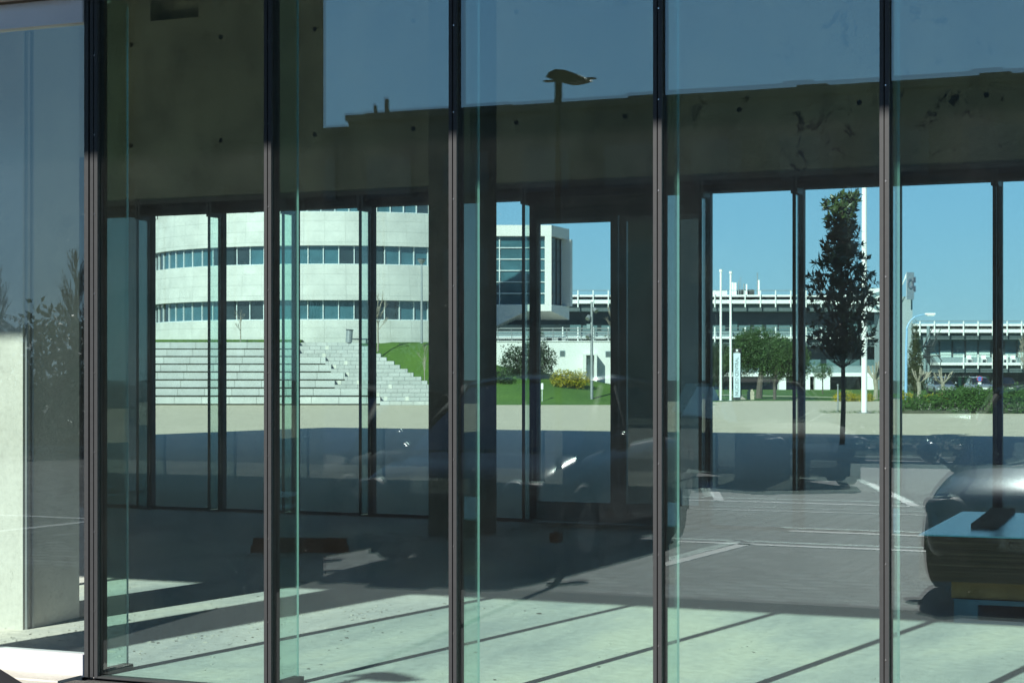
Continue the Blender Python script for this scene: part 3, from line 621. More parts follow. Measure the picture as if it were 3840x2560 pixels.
# far buildings
def bands(root, x0, x1, spec, dep=8.0):
    for nm, z0, z1, y, mat in spec: MB().box(x0, x1, y, y+dep, z0, z1).build(nm, mat, root)
fv = 200; Z = lambda py: PZ(py, fv); fb = bgthing('long_office_building', 'long low office building with white beams, louvres and dark ribbon windows', 'building', 2700, fv, 0)
U = lambda px: PU(px, fv)-PU(2700, fv)
x0, x1 = U(1500), U(3300)
bands(fb, x0, x1, [('roof', 9.0, 9.6, 1.6, M_PILL), ('roof_pipe', Z(1112), Z(1105), .1, M_WHITE), ('upper_beam', Z(1138), Z(1124), 0, M_WHITE), ('upper_louvre', Z(1168), Z(1140), .5, M_LOUV), ('upper_windows', Z(1240), Z(1168), 2.2, M_WIND),
                   ('balcony_panel', Z(1262), Z(1241), .7, M_LOUV), ('lower_beam', Z(1270), Z(1262)+.001, 0, M_WHITE), ('lower_louvre', Z(1301), Z(1272), .5, M_LOUV), ('lower_windows', Z(1371), Z(1301), 2.2, M_WIND), ('sill_panel', Z(1396), Z(1371)+.002, 1.2, M_LOUV),
                   ('canopy', Z(1411), Z(1397), 0, M_WHITE), ('ground_floor', 0, Z(1411), 2.5, M_WIND)])
px = 2110
while px < 3300:
    for za, zb in ((1152, 1089), (1282, 1226)): MB().box(U(px)-.06, U(px)+.06, -.1, .0, Z(za), Z(zb)).build('upright', M_WHITE, fb)
    px += 57
MB().tube([(x0, -.05, Z(1089)), (x1, -.05, Z(1089))], .035, 6).tube([(x0, -.05, Z(1229)), (x1, -.05, Z(1229))], .035, 6).build('guard_rail', M_STEEL, fb)
b = MB()
for k in range(6):
    z = Z(1166)+(k*.19); b.box(x0, x1, .42, .499, z, z+.05); z = Z(1299)+(k*.16); b.box(x0, x1, .42, .499, z, z+.05)
b.build('louvre_blade', M_DSTEEL, fb)
b = MB(); px = 2140
while px < 3290:
    w_ = rnd.choice((30, 42, 55)); b.box(U(px), U(px+w_), 2.15, 2.198, Z(1238), Z(rnd.choice((1216, 1218, 1200)))); b.box(U(px+5), U(px+w_+8), 2.15, 2.198, Z(1370), Z(1346)); px += w_+rnd.choice((6, 16, 26))
b.build('window_blind', plain('window_tint', (.10, .17, .18), .3), fb)
for px in (2920, 3010, 3055, 3085, 3250):
    MB().prism([(U(px), -.3), (U(px)+.75, -.3), (U(px)+.35, 1.0), (U(px), 1.0)], 0, Z(1412)).build('buttress', M_WHITE, fb)
rf = MB(); rf.box(U(2600), U(2735), 2, 4, 9.6, Z(1087)); rf.build('roof_plant', M_STONEWHITE, fb)
at = bgthing('antenna_masts', 'cluster of mobile phone antenna masts on the office roof', 'antenna', 2780, fv+3, 9.6)
U2 = lambda px: PU(px, fv+3)-PU(2780, fv+3)
for px, ya, r_ in ((2748, 1059, .18), (2758, 1060, .16), (2770, 1052, .05), (2778, 1038, .03), (2790, 1064, .07), (2800, 1065, .09), (2840, 1022, .05), (2846, 1050, .11)):
    MB().tube([(U2(px), 0, 0), (U2(px), 0, PZ(ya, fv+3)-9.6)], r_, 8).build('mast', M_STEEL if r_ < .08 else M_WHITE, at)
MB().box(U2(2770), U2(2830), .3, 1.5, 0, PZ(1085, fv+3)-9.6).build('base_cabin', M_DSTEEL, at)
fv2 = 224; Z = lambda py: PZ(py, fv2); fb2 = bgthing('low_office_wing', 'two storey office wing with white beams and balcony chairs at right', 'building', 3650, fv2, 0)
U = lambda px: PU(px, fv2)-PU(3650, fv2); x0, x1 = U(3405), U(4150)
bands(fb2, x0, x1, [('roof_pipe', Z(1222), Z(1214), .1, M_WHITE), ('roof', Z(1234), Z(1226), 1.5, M_PILL), ('upper_beam', Z(1247), Z(1234)+.001, 0, M_WHITE), ('upper_louvre', Z(1274), Z(1248), .5, M_LOUV), ('upper_windows', Z(1340), Z(1274), 2.4, M_WIN),
                    ('balcony_panel', Z(1359), Z(1339), 1.2, M_LOUV), ('lower_beam', Z(1369), Z(1359)+.001, 0, M_WHITE), ('lower_louvre', Z(1398), Z(1370), .5, M_LOUV), ('ground_floor', -.3, Z(1398), 3.0, M_WIND)])
px = 3449
while px < 3900:
    for za, zb in ((1258, 1204), (1382, 1328)):
        if za < 1300 or px > 3560: MB().box(U(px)-.07, U(px)+.07, -.12, 0, Z(za), Z(zb)).build('upright', M_WHITE, fb2)
    px += 54.5
MB().tube([(x0, -.05, Z(1204)), (x1, -.05, Z(1204))], .04, 6).tube([(x0, -.05, Z(1330)), (x1, -.05, Z(1330))], .04, 6).build('guard_rail', M_STEEL, fb2)
b = MB()
for k in range(6):
    z = Z(1272)+k*.17; b.box(x0, x1, .42, .499, z, z+.05); z = Z(1396)+k*.17; b.box(x0, x1, .42, .499, z, z+.05)
b.build('louvre_blade', M_DSTEEL, fb2)
b = MB()
for px in range(3440, 4100, 49): b.box(U(px), U(px+4), 2.3, 2.398, Z(1338), Z(1275), 1); b.box(U(px+4), U(px+46), 2.36, 2.397, Z(1338), Z(rnd.choice((1314, 1318, 1326))), 0)
b.build('window_blind', [plain('blind_pale', (.5, .62, .58), .6), M_DSTEEL], fb2)
b = MB()
for px in (3560, 3615, 3640, 3690, 3720): b.box(U(px), U(px+12), 2.9, 2.998, .2, Z(1410))
b.build('ground_window', plain('ground_window_pale', (.25, .38, .38), .4), fb2)
for px in (3635, 3690, 3770, 3800):
    c_ = bgthing('balcony_chair', 'pale armchair on the office wing balcony', 'chair', px, fv2+.35, Z(1359), 'armchairs on the balcony')
    MB().box(-.3, .3, -.3, .3, .35, .45).box(-.3, .3, .25, .32, .45, .95).build('seat', M_WHITE, c_); MB().box(-.3, -.25, -.3, -.25, 0, .35).box(.25, .3, -.3, -.25, 0, .35).box(-.3, -.25, .25, .3, 0, .35).box(.25, .3, .25, .3, 0, .35).build('legs', M_WHITE, c_)
# tower with round letter sign
tv = 196; Z = lambda py: PZ(py, tv); tw = bgthing('sign_tower', 'grey white tower with a big round letter G sign beside the office roof', 'tower', 3330, tv, 0); U = lambda px: PU(px, tv)-PU(3330, tv)
MB().box(U(3300), U(3422), 0, 3, 0, Z(1112)).build('shaft', plain('tower_grey', (.32, .38, .40), .7), tw)
MB().box(U(3236), U(3345), -.3, -.05, Z(1170), Z(1081)).build('sign_board', M_WHITE, tw)
def ring(mb, cx, cz, r0, r1, a0, a1, y0, y1, n=36, mi=0, sx=1.0):
    for i in range(n):
        A, B = R(a0+(a1-a0)*i/n), R(a0+(a1-a0)*(i+1)/n)
        q = [(cx+sx*r*math.cos(t_), cz+r*math.sin(t_)) for r, t_ in ((r0, A), (r1, A), (r1, B), (r0, B))]
        vs_ = [(x, y0, z) for x, z in q]+[(x, y1, z) for x, z in q]; mb.add(vs_, [(0, 1, 2, 3), (7, 6, 5, 4), (0, 4, 5, 1), (1, 5, 6, 2), (2, 6, 7, 3), (3, 7, 4, 0)], mi)
b = MB(); cz = Z(1129); ring(b, U(3296), cz, .62, .97, 40, 340, -.36, -.301); b.box(U(3296), U(3296)+.85, -.36, -.301, cz-.30, cz-.05); b.build('letter', plain('sign_grey', (.16, .24, .26), .5), tw)
s2 = bgthing('rooftop_sign', 'angled rooftop sign panel with a shiny oval emblem, propped on struts', 'sign', 3412, tv-1, Z(1112)); s2.rotation_euler = (0, 0, R(YAW+38))
hh = (1125-1032)/FP*tv
MB().box(-.55, .62, -.05, .05, -.35, hh-.1).build('panel', plain('sign_silver', (.45, .5, .56), .4, .3), s2)
b = MB(); ring(b, 0.0, hh*.5, .38, .52, 0, 360, -.11, -.051, sx=.8); b.box(.45, .55, -.12, -.051, hh*.25, hh*.75); b.box(.66, .85, -.1, 0, hh*.55, hh*.78); b.box(.66, .85, -.1, 0, hh*.18, hh*.42); b.build('emblem', plain('sign_chrome', (.45, .38, .40), .15, .9), s2)
b = MB()
for k in range(4): b.tube([(-.55, .05, hh-.3-.1*k), (-1.0, .9, -.3+.06*k)], .03, 5)
b.build('strut', M_WHITE, s2)
# escape stair
es = bgthing('escape_stair', 'dark steel escape stair zigzagging up the office wing', 'stairs', 3490, 212, 0); Z = lambda py: PZ(py, 212); U = lambda px: PU(px, 212)-PU(3490, 212)
for (xa, za, xb, zb) in ((3495, 1478, 3510, 1385), (3475, 1330, 3515, 1250), (3515, 1385, 3478, 1335)):
    n = 14; b = MB()
    for i in range(n):
        f = i/(n-1); x = U(xa)+(U(xb)-U(xa))*f; z = Z(za)+(Z(zb)-Z(za))*f; b.box(x-.5, x+.5, -.3, .1, z, z+.06)
    b.tube([(U(xa)-.5, -.3, Z(za)+.9), (U(xb)-.5, -.3, Z(zb)+.9)], .05, 5); b.tube([(U(xa)+.5, -.3, Z(za)+.9), (U(xb)+.5, -.3, Z(zb)+.9)], .05, 5)
    b.build('flight', M_DSTEEL, es)
MB().box(U(3455), U(3525), -.4, .6, Z(1337), Z(1333)).box(U(3455), U(3500), -.4, .6, Z(1298), Z(1295)).build('landing', M_DSTEEL, es)
MB().cyl(U(3468), 0, 0, Z(1265), .2, 10).cyl(U(3484), .3, 0, Z(1222), .2, 10).build('post', M_LOUV, es)
# ================================================================== poles, signs, small furniture on the plaza
def pole(name, label, cat, px, v, py_top, r, mat, group=None, z0=0.0, parts=None):
    t = bgthing(name, label, cat, px, v, z0, group); h = PZ(py_top, v)-z0
    MB().cyl(0, 0, 0, h, r, 12, r1=r*.8).build('pole', mat, t); MB().cyl(0, 0, h, h+r*2, r*1.3, 10).build('cap', mat, t); MB().cyl(0, 0, 0, .03, r*2.5, 12).build('base_plate', M_STEEL, t); return t
pole('flagpole', 'white flagpole beside the right edge of the shaded outdoor column', 'flagpole', 2629, 114.5, 1003, .06, M_WHITE, 'thin white flagpoles')
pole('flagpole', 'white flagpole standing between two others left of the totem sign', 'flagpole', 2703, 114.5, 1020, .08, M_WHITE, 'thin white flagpoles')
pole('flagpole', 'white flagpole directly beside the totem sign', 'flagpole', 2740, 114.5, 1027, .08, M_WHITE, 'thin white flagpoles')
pole('tall_white_pole', 'thick tall white pole rising behind the leafy young tree', 'pole', 3241, 77.5, 560, .125, M_WHITE)
pole('thin_post', 'thin grey post on the plaza left of the tall white pole', 'post', 3142, 80, 1446, .035, M_STEEL)
lp = bgthing('plaza_lamp', 'slender grey lamp post with a dish head in front of the round building', 'street lamp', 1581, 106, 3.4)
h = PZ(990, 106)-3.4; MB().cyl(0, 0, 0, h, .075, 10, r1=.05).build('pole', M_STEEL, lp); MB().tube([(0, 0, h), (0, 0, h+.22), (0, 0, h+.25)], [.08, .24, .24], 16).build('lamp_head', M_STEEL, lp)
MB().tube([(0, 0, h+.26), (0, 0, h+.30)], [.28, .28], 16).build('lamp_shade', M_DSTEEL, lp)
bn = bgthing('litter_bin', 'grey cylindrical litter bin at the head of the staircase', 'bin', 1308, 105.2, 3.44)
MB().tube([(0, 0, 0), (.05, 0, .68)], .19, 18).build('body', M_STEEL, bn); MB().tube([(.05, 0, .68), (.055, 0, .74)], .22, 18).build('lid', M_DSTEEL, bn)
bn2 = bgthing('low_bench', 'low dark bench behind the litter bin', 'bench', 1345, 107, 3.42); MB().box(-.6, .6, -.2, .2, .2, .27).build('seat', M_DSTEEL, bn2); MB().box(-.5, -.42, -.15, .15, 0, .2).box(.42, .5, -.15, .15, 0, .2).build('legs', M_DSTEEL, bn2)
cp = bgthing('camera_pole', 'grey pole carrying floodlights and cameras in front of the white wall', 'pole', 2219, 101, .12)
h = PZ(1132, 101)-.12; MB().cyl(0, 0, 0, h, .085, 12, r1=.07).build('pole', M_STEEL, cp)
for zz, s, rz in ((PZ(1165, 101)-.12, 1, .5), (PZ(1193, 101)-.12, -1, -.5), (PZ(1262, 101)-.12, -1, 1.3)):
    MB().tube([(s*.07, 0, zz+.08), (s*.16, -.08, zz+.08), (s*.24, -.2, zz-.04)], [.07, .12, .13], 12).build('floodlight', M_STEEL, cp)
MB().box(-.28, -.08, -.12, .1, PZ(1232, 101)-.12, PZ(1215, 101)-.12).build('control_box', M_LOUV, cp)
sp = bgthing('small_sign_post', 'small white sign on a thin post at the lawn edge', 'sign', 2033, 100, .02); MB().cyl(0, 0, 0, 1.1, .018, 8).build('post', M_WHITE, sp); MB().box(-.06, .06, -.03, -.018, .8, 1.13).build('panel', M_WHITE, sp)
tm = bgthing('totem_sign', 'tall white totem sign lettered NÚCLEO CENTRAL with a dark cap', 'sign', 2763, 118, 0)
hw_ = .21; hz = 2.62+.17
MB().box(-hw_, hw_, -.08, .10, .17, 2.98).build('panel', plain('sign_pale_blue', (.62, .74, .80), .5), tm); MB().box(-hw_, hw_+.02, -.078, .34, 0, .169).box(-hw_+.02, hw_+.10, .102, .34, .17, 3.28).build('body', M_DSTEEL, tm)
MB().box(-hw_, hw_, -.081, .10, 2.981, 3.28).build('cap', M_GAP, tm)
b = MB(); b.add([(-.07, -.085, 3.22), (.07, -.085, 3.22), (.07, -.085, 3.14), (0, -.085, 3.06), (-.07, -.085, 3.14)], [(4, 3, 2, 1, 0)]); b.add([(-.15, -.085, 3.03), (.15, -.085, 3.03), (.15, -.085, 3.01), (-.15, -.085, 3.01)], [(0, 3, 2, 1)]); b.build('emblem', M_WHITE, tm)
text('lettering', 'NÚCLEO CENTRAL', .31, Matrix.Translation((0, -.084, 1.5)) @ Matrix.Rotation(R(90), 4, 'X') @ Matrix.Rotation(R(90), 4, 'Z'), M_DSTEEL, tm, .002, 0.92)
sb = bgthing('stone_marker', 'short weathered stone marker near the totem sign', 'stone', 2815, 119.5, 0); MB().prism([(-.24, -.2), (.2, -.22), (.25, .2), (-.2, .22)], -.05, .55).prism([(-.17, -.15), (.13, -.16), (.15, .15), (-.14, .15)], .55, .66).build('stone', plain('marker_stone', (.42, .38, .28), .9, 0, .3, 5, .5), sb)
# white slanted wedge beside pole
tag(MB().add([(0, 0, 0), (1.1, 0, 0), (0, 0, 2.2), (0, .5, 0), (1.1, .5, 0), (0, .5, 2.2)], [(0, 1, 2), (5, 4, 3), (0, 3, 4, 1), (1, 4, 5, 2), (2, 5, 3, 0)]).build('white_wedge_wall', M_STONEWHITE), 'white triangular wedge wall left of the flagpoles', 'wall')
wd = bpy.data.objects['white_wedge_wall']; wd.location = uv2w(PU(2635, 116), 116); wd.rotation_euler = (0, 0, R(YAW))
bl = bgthing('blue_street_lamp', 'pale blue street lamp with a curved arm and flat white head', 'street lamp', 3397, 111, 0)
M_PBLUE = plain('pale_blue_paint', (.22, .42, .62), .4); h = PZ(1215, 111)
k_ = 111/FP
pts = [(0, 0, 0), (.02, 0, h-1.5)]+[(k_*dx, 0, PZ(py, 111)) for dx, py in ((4, 1230), (10, 1214), (20, 1199), (34, 1188), (52, 1182), (70, 1179))]
MB().tube(pts, [.09, .07, .06, .05, .045, .045, .04, .04], 8).build('pole', M_PBLUE, bl); MB().obox((k_*90, 0, PZ(1177, 111)), (.30, .14, .05), 0, 0).obox((k_*92, 0, PZ(1177, 111)-.08), (.22, .11, .03), 0, 0).build('lamp_head', M_WHITE, bl)
rs = bgthing('round_road_sign', 'round blue no parking sign with red rim above a small white plate', 'road sign', 3673, 125, 0)
z_ = PZ(1420, 125); MB().cyl(0, 0, 0, z_+.2, .03, 8).build('post', M_STEEL, rs)
MB().tube([(0, -.05, z_), (0, -.031, z_)], .19, 24).build('rim', plain('sign_red', (.5, .05, .06), .4), rs); MB().tube([(0, -.056, z_), (0, -.0505, z_)], .15, 24).build('disc', M_BLUE, rs)
MB().obox((0, -.06, z_), (.15, .003, .018), 0, 0).build('bar', bpy.data.materials['sign_red'], rs).rotation_euler = (0, 0, 0); MB().box(-.11, .11, -.05, -.031, z_-.37, z_-.23).build('plate', M_WHITE, rs)
# ================================================================== trees and planting on the plaza side
tree('olive_tree', 'broad dark green olive tree with a thick leaning trunk behind the totem', 2845, 126, 0, [((0, 0, 3.4), (1.9, 1.6, 1.45)), ((-1.1, .2, 2.6), (1.5, 1.3, 1.1)), ((1.1, -.2, 2.9), (1.5, 1.4, 1.3)), ((-.7, 0, 3.8), (1.1, 1, .9))], 26000, .13, .06, M_OLIVE, .2, 3, lean=.25)
tree('olive_tree', 'rounded grey green olive tree with forked stems right of the broad one', 2905, 120, 0, [((.6, 0, 2.7), (1.6, 1.2, 1.4)), ((1.4, .1, 2.3), (1.1, 1, 1.2)), ((0, 0, 2.0), (1.1, .9, .8))], 16000, .12, .055, M_OLIVE, .10, 4, stems=3)
tree('olive_tree', 'smaller olive tree at the left of the flagpoles', 2700, 140, 0, [((0, 0, 2.7), (1.3, 1.2, 1.3)), ((-.5, 0, 1.9), (1.2, 1.1, 1.0))], 11000, .13, .055, M_DARKLEAF, .09, 5, stems=2)
tree('small_tree', 'small round tree in front of the office ground floor', 3085, 155, 0, [((0, 0, 1.9), (.9, .8, .65))], 1600, .12, .06, M_OLIVE, .05, 6)
tree('broadleaf_tree', 'spreading dark leafed tree in front of the white wall', 1985, 105, 1.1, [((-.9, 0, 1.35), (.75, .7, .9)), ((.2, 0, 1.3), (.8, .8, 1.1)), ((1.0, 0, 1.2), (.6, .6, .8)), ((-.1, 0, 1.9), (.4, .4, .6)), ((.9, 0, 2.1), (.25, .3, .5)), ((-.3, 0, .55), (1.1, .7, .5))], 6500, .15, .06, M_DARKLEAF, .05, 7, stems=3)
def bush(name, label, px, v, z, rads, n, L, W, m, seed, off=None, cat='shrub'):
    t = bgthing(name, label, cat, px, v, z); crown(rads, n, L, W, seed, .7).build('foliage', m, t); MB().tube([(0, 0, -.05), (0, 0, .3)], .04).build('stem', M_TRUNK, t); return t
bush('yellow_bush', 'rounded yellow green bush below the white wall', 2142, 103.5, .95, [((-.45, 0, .45), (.8, .6, .5)), ((.4, 0, .40), (.75, .6, .5)), ((0, 0, .3), (1.1, .6, .4))], 3800, .10, .05, M_YELLOW, 11)
bush('flowering_shrub', 'low yellow flowering shrub at the foot of the tall white pole', 3195, 112, 0, [((-.5, 0, .2), (.7, .5, .38)), ((.6, 0, .2), (.8, .5, .32))], 2200, .10, .05, M_YELLOW, 12)
bush('flowering_shrub', 'low yellow flowering shrub beside the blue street lamp', 3385, 109, 0, [((0, 0, .2), (.7, .5, .35)), ((1.5, 0, .15), (.5, .4, .25))], 1500, .10, .05, M_YELLOW, 13)
bush('flowering_shrub', 'small yellow flowering shrub below the pollarded trees', 3510, 108, 0, [((0, 0, .18), (.7, .5, .3))], 900, .10, .05, M_YELLOW, 14)
bush('dark_shrub', 'loose green shrub on the lawn at the left of the white wall', 1880, 103.5, 1.0, [((0, 0, .4), (.7, .6, .45))], 1400, .12, .05, M_DARKLEAF, 15)
t = bgthing('green_hedge', 'overgrown green hedge along the plaza edge at right', 'hedge', 3390, 77, 0)
bl_ = []
xx = .1
rr = random.Random(5)
while xx < 12:
    h_ = .27+.30*min(1, xx/2.2)+rr.uniform(0, .10); bl_.append(((xx, rr.uniform(-.3, .6), h_*.8), (.55, .5, h_))); xx += .42
crown(bl_, 30000, .11, .05, 16, .5, 5).build('foliage', M_HEDGE, t); MB().box(0, 12, -.2, .5, -.02, .12).build('soil_bed', M_SOILSHADE, t)
bl_ = [((-1.6+.4*i, 0, .03), (.4, .3, .09)) for i in range(8)]
t = bgthing('grass_tuft_strip', 'thin strip of weeds around the foot of the tall white pole', 'grass strip', 3241, 77.8, 0); crown(bl_, 1200, .06, .02, 17, .3, 4).build('blades', M_HEDGE, t)
t = bgthing('cypress_tree', 'narrow dark cypress tree beside the blue street lamp', 'tree', 3432, 130, 0)
crown([((0, 0, .9+.45*i), (.75-.065*i, .7-.06*i, .5)) for i in range(10)], 9000, .12, .05, 18, .75, 5).build('crown', M_CYP, t); MB().cyl(0, 0, -.1, 4.6, .12, 8, r1=.03).build('trunk', M_TRUNK, t)
def pollard(px, v, seed, lab, s=1.0):
    t = bgthing('pollarded_tree', lab, 'tree', px, v, 0, 'pollarded trees before the office wing'); r = random.Random(seed); a = MB(); b = MB()
    a.tube([(0, 0, -.1), (.05, 0, .5*s), (0, 0, 1.0*s)], [.14*s, .11*s, .13*s], 8)
    for k in range(11):
        d_ = (rdir(r)*Vector((1, .5, .4)) + Vector((0, 0, .65))).normalized(); L = r.uniform(.6, 1.1)*s
        p0 = Vector((0, 0, .95*s)); p1 = p0+d_*L*.5; p2 = p1+(d_+Vector((0, 0, .7))).normalized()*L*.5; b.tube([p0, p1, p2], [.06*s, .045*s, .035*s], 6)
        b.tube([p1, p1+(d_+rdir(r)*.5).normalized()*.3*s], [.035*s, .02*s], 5)
    a.build('trunk', M_TRUNKL, t); b.build('branches', M_TRUNKL, t)
pollard(3445, 118, 2, 'pollarded bare tree just right of the cypress', 1.15); pollard(3535, 121, 3, 'pollarded bare tree in front of the escape stair', 1.05)
pollard(3283, 120, 5, 'pollarded bare tree between the tall white pole and the bronze post', 1.3)
bare('bare_tree', 'small leafless sapling above the seating tiers at left', 902, 106, 3.42, 1.95, .035, 21, group='leafless saplings by the round building')
bare('bare_tree', 'tallest leafless tree on the grass bank beside the stairs', 1417, 104.5, 3.0, 3.1, .05, 22, group='leafless saplings by the round building', depth=5)
bare('bare_tree', 'leafless sapling low on the grass bank next to the concrete column', 1592, 101.2, .95, 2.3, .03, 23, group='leafless saplings by the round building')
bare('bare_tree', 'large leafless tree before the office wing at the right edge', 3850, 128, 0, 4.5, .1, 24, depth=5, n=3)
bare('bare_tree', 'leafless shrub tree behind the camera pole', 2298, 116, 3.4, 2.6, .03, 25)
# young magnolia in the foreground shade
mg = bgthing('magnolia_tree', 'young evergreen magnolia tree, lit at the top, with a slim dark trunk', 'tree', 3158, 42.8, 0)
r = random.Random(31); tb = MB(); lb = MB()
tb.tube([(0, 0, -.05), (.03, 0, .9), (.02, 0, 2.1), (-.02, 0, 3.4), (-.02, 0, 5.2)], [.065, .055, .045, .035, .012], 8)
prof = [(1.95, .35), (2.3, .72), (2.9, .85), (3.5, .80), (4.0, .66), (4.35, .48), (4.8, .34), (5.3, .40), (5.75, .40)]
def prad(z):
    for (a, ra), (b_, rb_) in zip(prof, prof[1:]):
        if z <= b_: return ra+(rb_-ra)*(z-a)/(b_-a)
    return .15
for k in range(500):
    z = r.uniform(2.05, 5.75); a = r.uniform(0, 6.283); rr = prad(z)*math.sqrt(r.random())*r.uniform(.75, 1.22); tip = Vector((rr*math.cos(a), rr*math.sin(a)*.9, z))
    zb = max(1.75, z-rr*1.1-.15)
    if rr > .25 and k % 2 == 0: tb.tube([(0, 0, zb), (tip.x*.5, tip.y*.5, zb+(z-zb)*.35), tip], [.012, .009, .005], 4)
    ax = (Vector((math.cos(a), math.sin(a), .9))).normalized()
    for j in range(9):
        q = (ax*.5+rdir(r)).normalized(); leaf(lb, tip+rdir(r)*.02, q, ax, r.uniform(.13, .20), r.uniform(.06, .085))
tb.build('trunk', M_TRUNK, mg); lb.build('crown', M_MAGNOLIA, mg)
# ================================================================== cars
def paint(name, col, metal=.5): 
    m = plain(name, col, .3, metal, .03, 3, coat=.6); return m
M_TYRE = plain('tyre_rubber', (.02, .02, .02), .8); M_RIM = plain('alloy_rim', (.10, .10, .105), .45, .6); M_CARGL = plain('car_glass', (.012, .016, .018), .03, 0, .1, 1, coat=1.0)
M_LAMP = plain('headlamp_glass', (.10, .11, .12), .6); M_PLATE = plain('plate_white', (.92, .92, .84), .5); M_RED = plain('tail_lamp', (.35, .02, .02), .1, coat=1)
def car(label, loc, rz, pm, plate, wd=1.78, L=4.2, H=1.45, plate_z=.45, group='parked cars mirrored in the glass', rear=False):
    t = thing('parked_car', label, 'car', loc, rz, group); w2 = wd/2; hb = H*.60
    # lower body sections: y from nose (0) back to -L; (y, halfwidth, zsill, zbelt)
    S = [(0, w2*.70, .40, hb*.60), (-.07, w2*.86, .28, hb*.74), (-.30, w2*.97, .22, hb*.85), (-.7, w2, .20, hb*.93), (-1.15, w2, .20, hb*1.0), (-1.6, w2, .20, hb*1.03), (-L*.6, w2, .20, hb*1.05), (-L+.7, w2, .22, hb*1.08), (-L+.25, w2*.97, .25, hb*1.06), (-L+.06, w2*.90, .32, hb*.98), (-L, w2*.8, .42, hb*.8)]
    vs_, fs = [], []; NP = 9
    for (y, hw, zs, zb) in S:
        half = [(hw*.80, zs), (hw*.96, zs+.05), (hw, zs+(zb-zs)*.42), (hw*.985, zs+(zb-zs)*.72), (hw*.93, zb-.03), (hw*.78, zb+.012), (hw*.4, zb+.035), (0, zb+.042)]
        ringp = half+[(-x, z) for x, z in half[-2::-1]]
        vs_ += [(x, y, z) for x, z in ringp]
    n = 15
    for i in range(len(S)-1):
        for k in range(n):
            fs.append((i*n+k, i*n+(k+1) % n, (i+1)*n+(k+1) % n, (i+1)*n+k))
    fs += [tuple(range(n)), tuple((len(S)-1)*n+k for k in range(n-1, -1, -1))]
    bo = MB().add(vs_, fs).build('body', pm, t, True); md = bo.modifiers.new('sub', 'SUBSURF'); md.levels = md.render_levels = 2
    # greenhouse
    def gh(z0, z1, ins, y0s, y1s, y0e, y1e, wb, wt, name, mat, inset=0.0):
        vs_ = []; fs = []
        G = [(y0s, z0, wb*.96), (y1s-.12, z1-.05, wt*.97), (y1s-.40, z1, wt), ((y1s+y1e)/2, z1+.025, wt*1.01), (y1e+.25, z1-.01, wt*.97), (y1e, z1-.06, wt*.94), (y0e, z0, wb*.88)]
        for (y, z, w_) in G: vs_ += [(-w_, y, z), (-w_*.6, y, z+.03), (w_*.6, y, z+.03), (w_, y, z)]
        return vs_, G
    yb0, yt0, yt1, yb1 = -1.02, -1.78, -L+.62, -L+.16; wb, wt = w2*.93, w2*.72; z0, z1 = hb*1.0, H-.03
    # roof skin
    rv, G = gh(z0, z1, 0, yb0, yt0, yb1, yt1, wb, wt, '', None)
    rg = rv[4:24]; fs = []
    for i in range(4):
        for k in range(3): fs.append((i*4+k, (i+1)*4+k, (i+1)*4+k+1, i*4+k+1))
    ro = MB().add(rg, fs).build('roof', pm, t, True); sm = ro.modifiers.new('th', 'SOLIDIFY'); sm.thickness = .025; sm.offset = 0
    # windscreen / rear screen / side windows
    def quad(a, b_, c_, d__): return [a, b_, c_, d__]
    MB().add([(-wb*.94, yb0, z0), (wb*.94, yb0, z0), (wt*.97, yt0-.12, z1-.05), (-wt*.97, yt0-.12, z1-.05), (0, yb0+.10, z0+.02), (0, yt0-.08, z1-.01)], [(0, 4, 5, 3), (4, 1, 2, 5)]).build('windscreen', M_CARGL, t, True)
    MB().add([(wb*.86, yb1, z0), (-wb*.86, yb1, z0), (-wt*.93, yt1+.02, z1-.06), (wt*.93, yt1+.02, z1-.06), (0, yb1-.06, z0+.02), (0, yt1-.02, z1-.02)], [(0, 4, 5, 3), (4, 1, 2, 5)]).build('rear_screen', M_CARGL, t, True)
    for s in (-1, 1):
        MB().add([(s*(wb*.95), yb0-.04, z0), (s*wb*.87, yb1+.04, z0), (s*wt*.94, yt1+.1, z1-.06), (s*wt*.985, yt0-.14, z1-.05)], [(0, 1, 2, 3) if s > 0 else (3, 2, 1, 0)]).build('side_window', M_CARGL, t)
        for (ya, yb_) in ((yb0, yt0-.12), (-L*.52, -L*.52-.05), (yb1, yt1+.05)):
            xa = wb*.955 if ya > -L+.5 else wb*.87; xb = wt*.985 if ya > -L+.5 else wt*.93
            MB().tube([(s*xa, ya, z0-.02), (s*xb, yb_, z1-.045)], .032, 6).build('window_pillar', M_TYRE, t, True)
        # mirror
        mm = MB(); mm.tube([(s*w2*.97, -1.28, z0-.02), (s*(w2+.06), -1.30, z0+.04)], .018, 6); mm.build('mirror_stalk', pm, t)
        mr = MB(); cx, cy_, cz = s*(w2+.14), -1.30, z0+.09
        for (dy, f) in ((.07, .4), (.045, .85), (0, 1), (-.05, .95)):
            pass
        mr.tube([(cx, cy_+.08, cz), (cx, cy_+.05, cz), (cx, cy_, cz), (cx, cy_-.05, cz)], [.03, .07, .085, .08], 12); o = mr.build('side_mirror', pm, t, True)
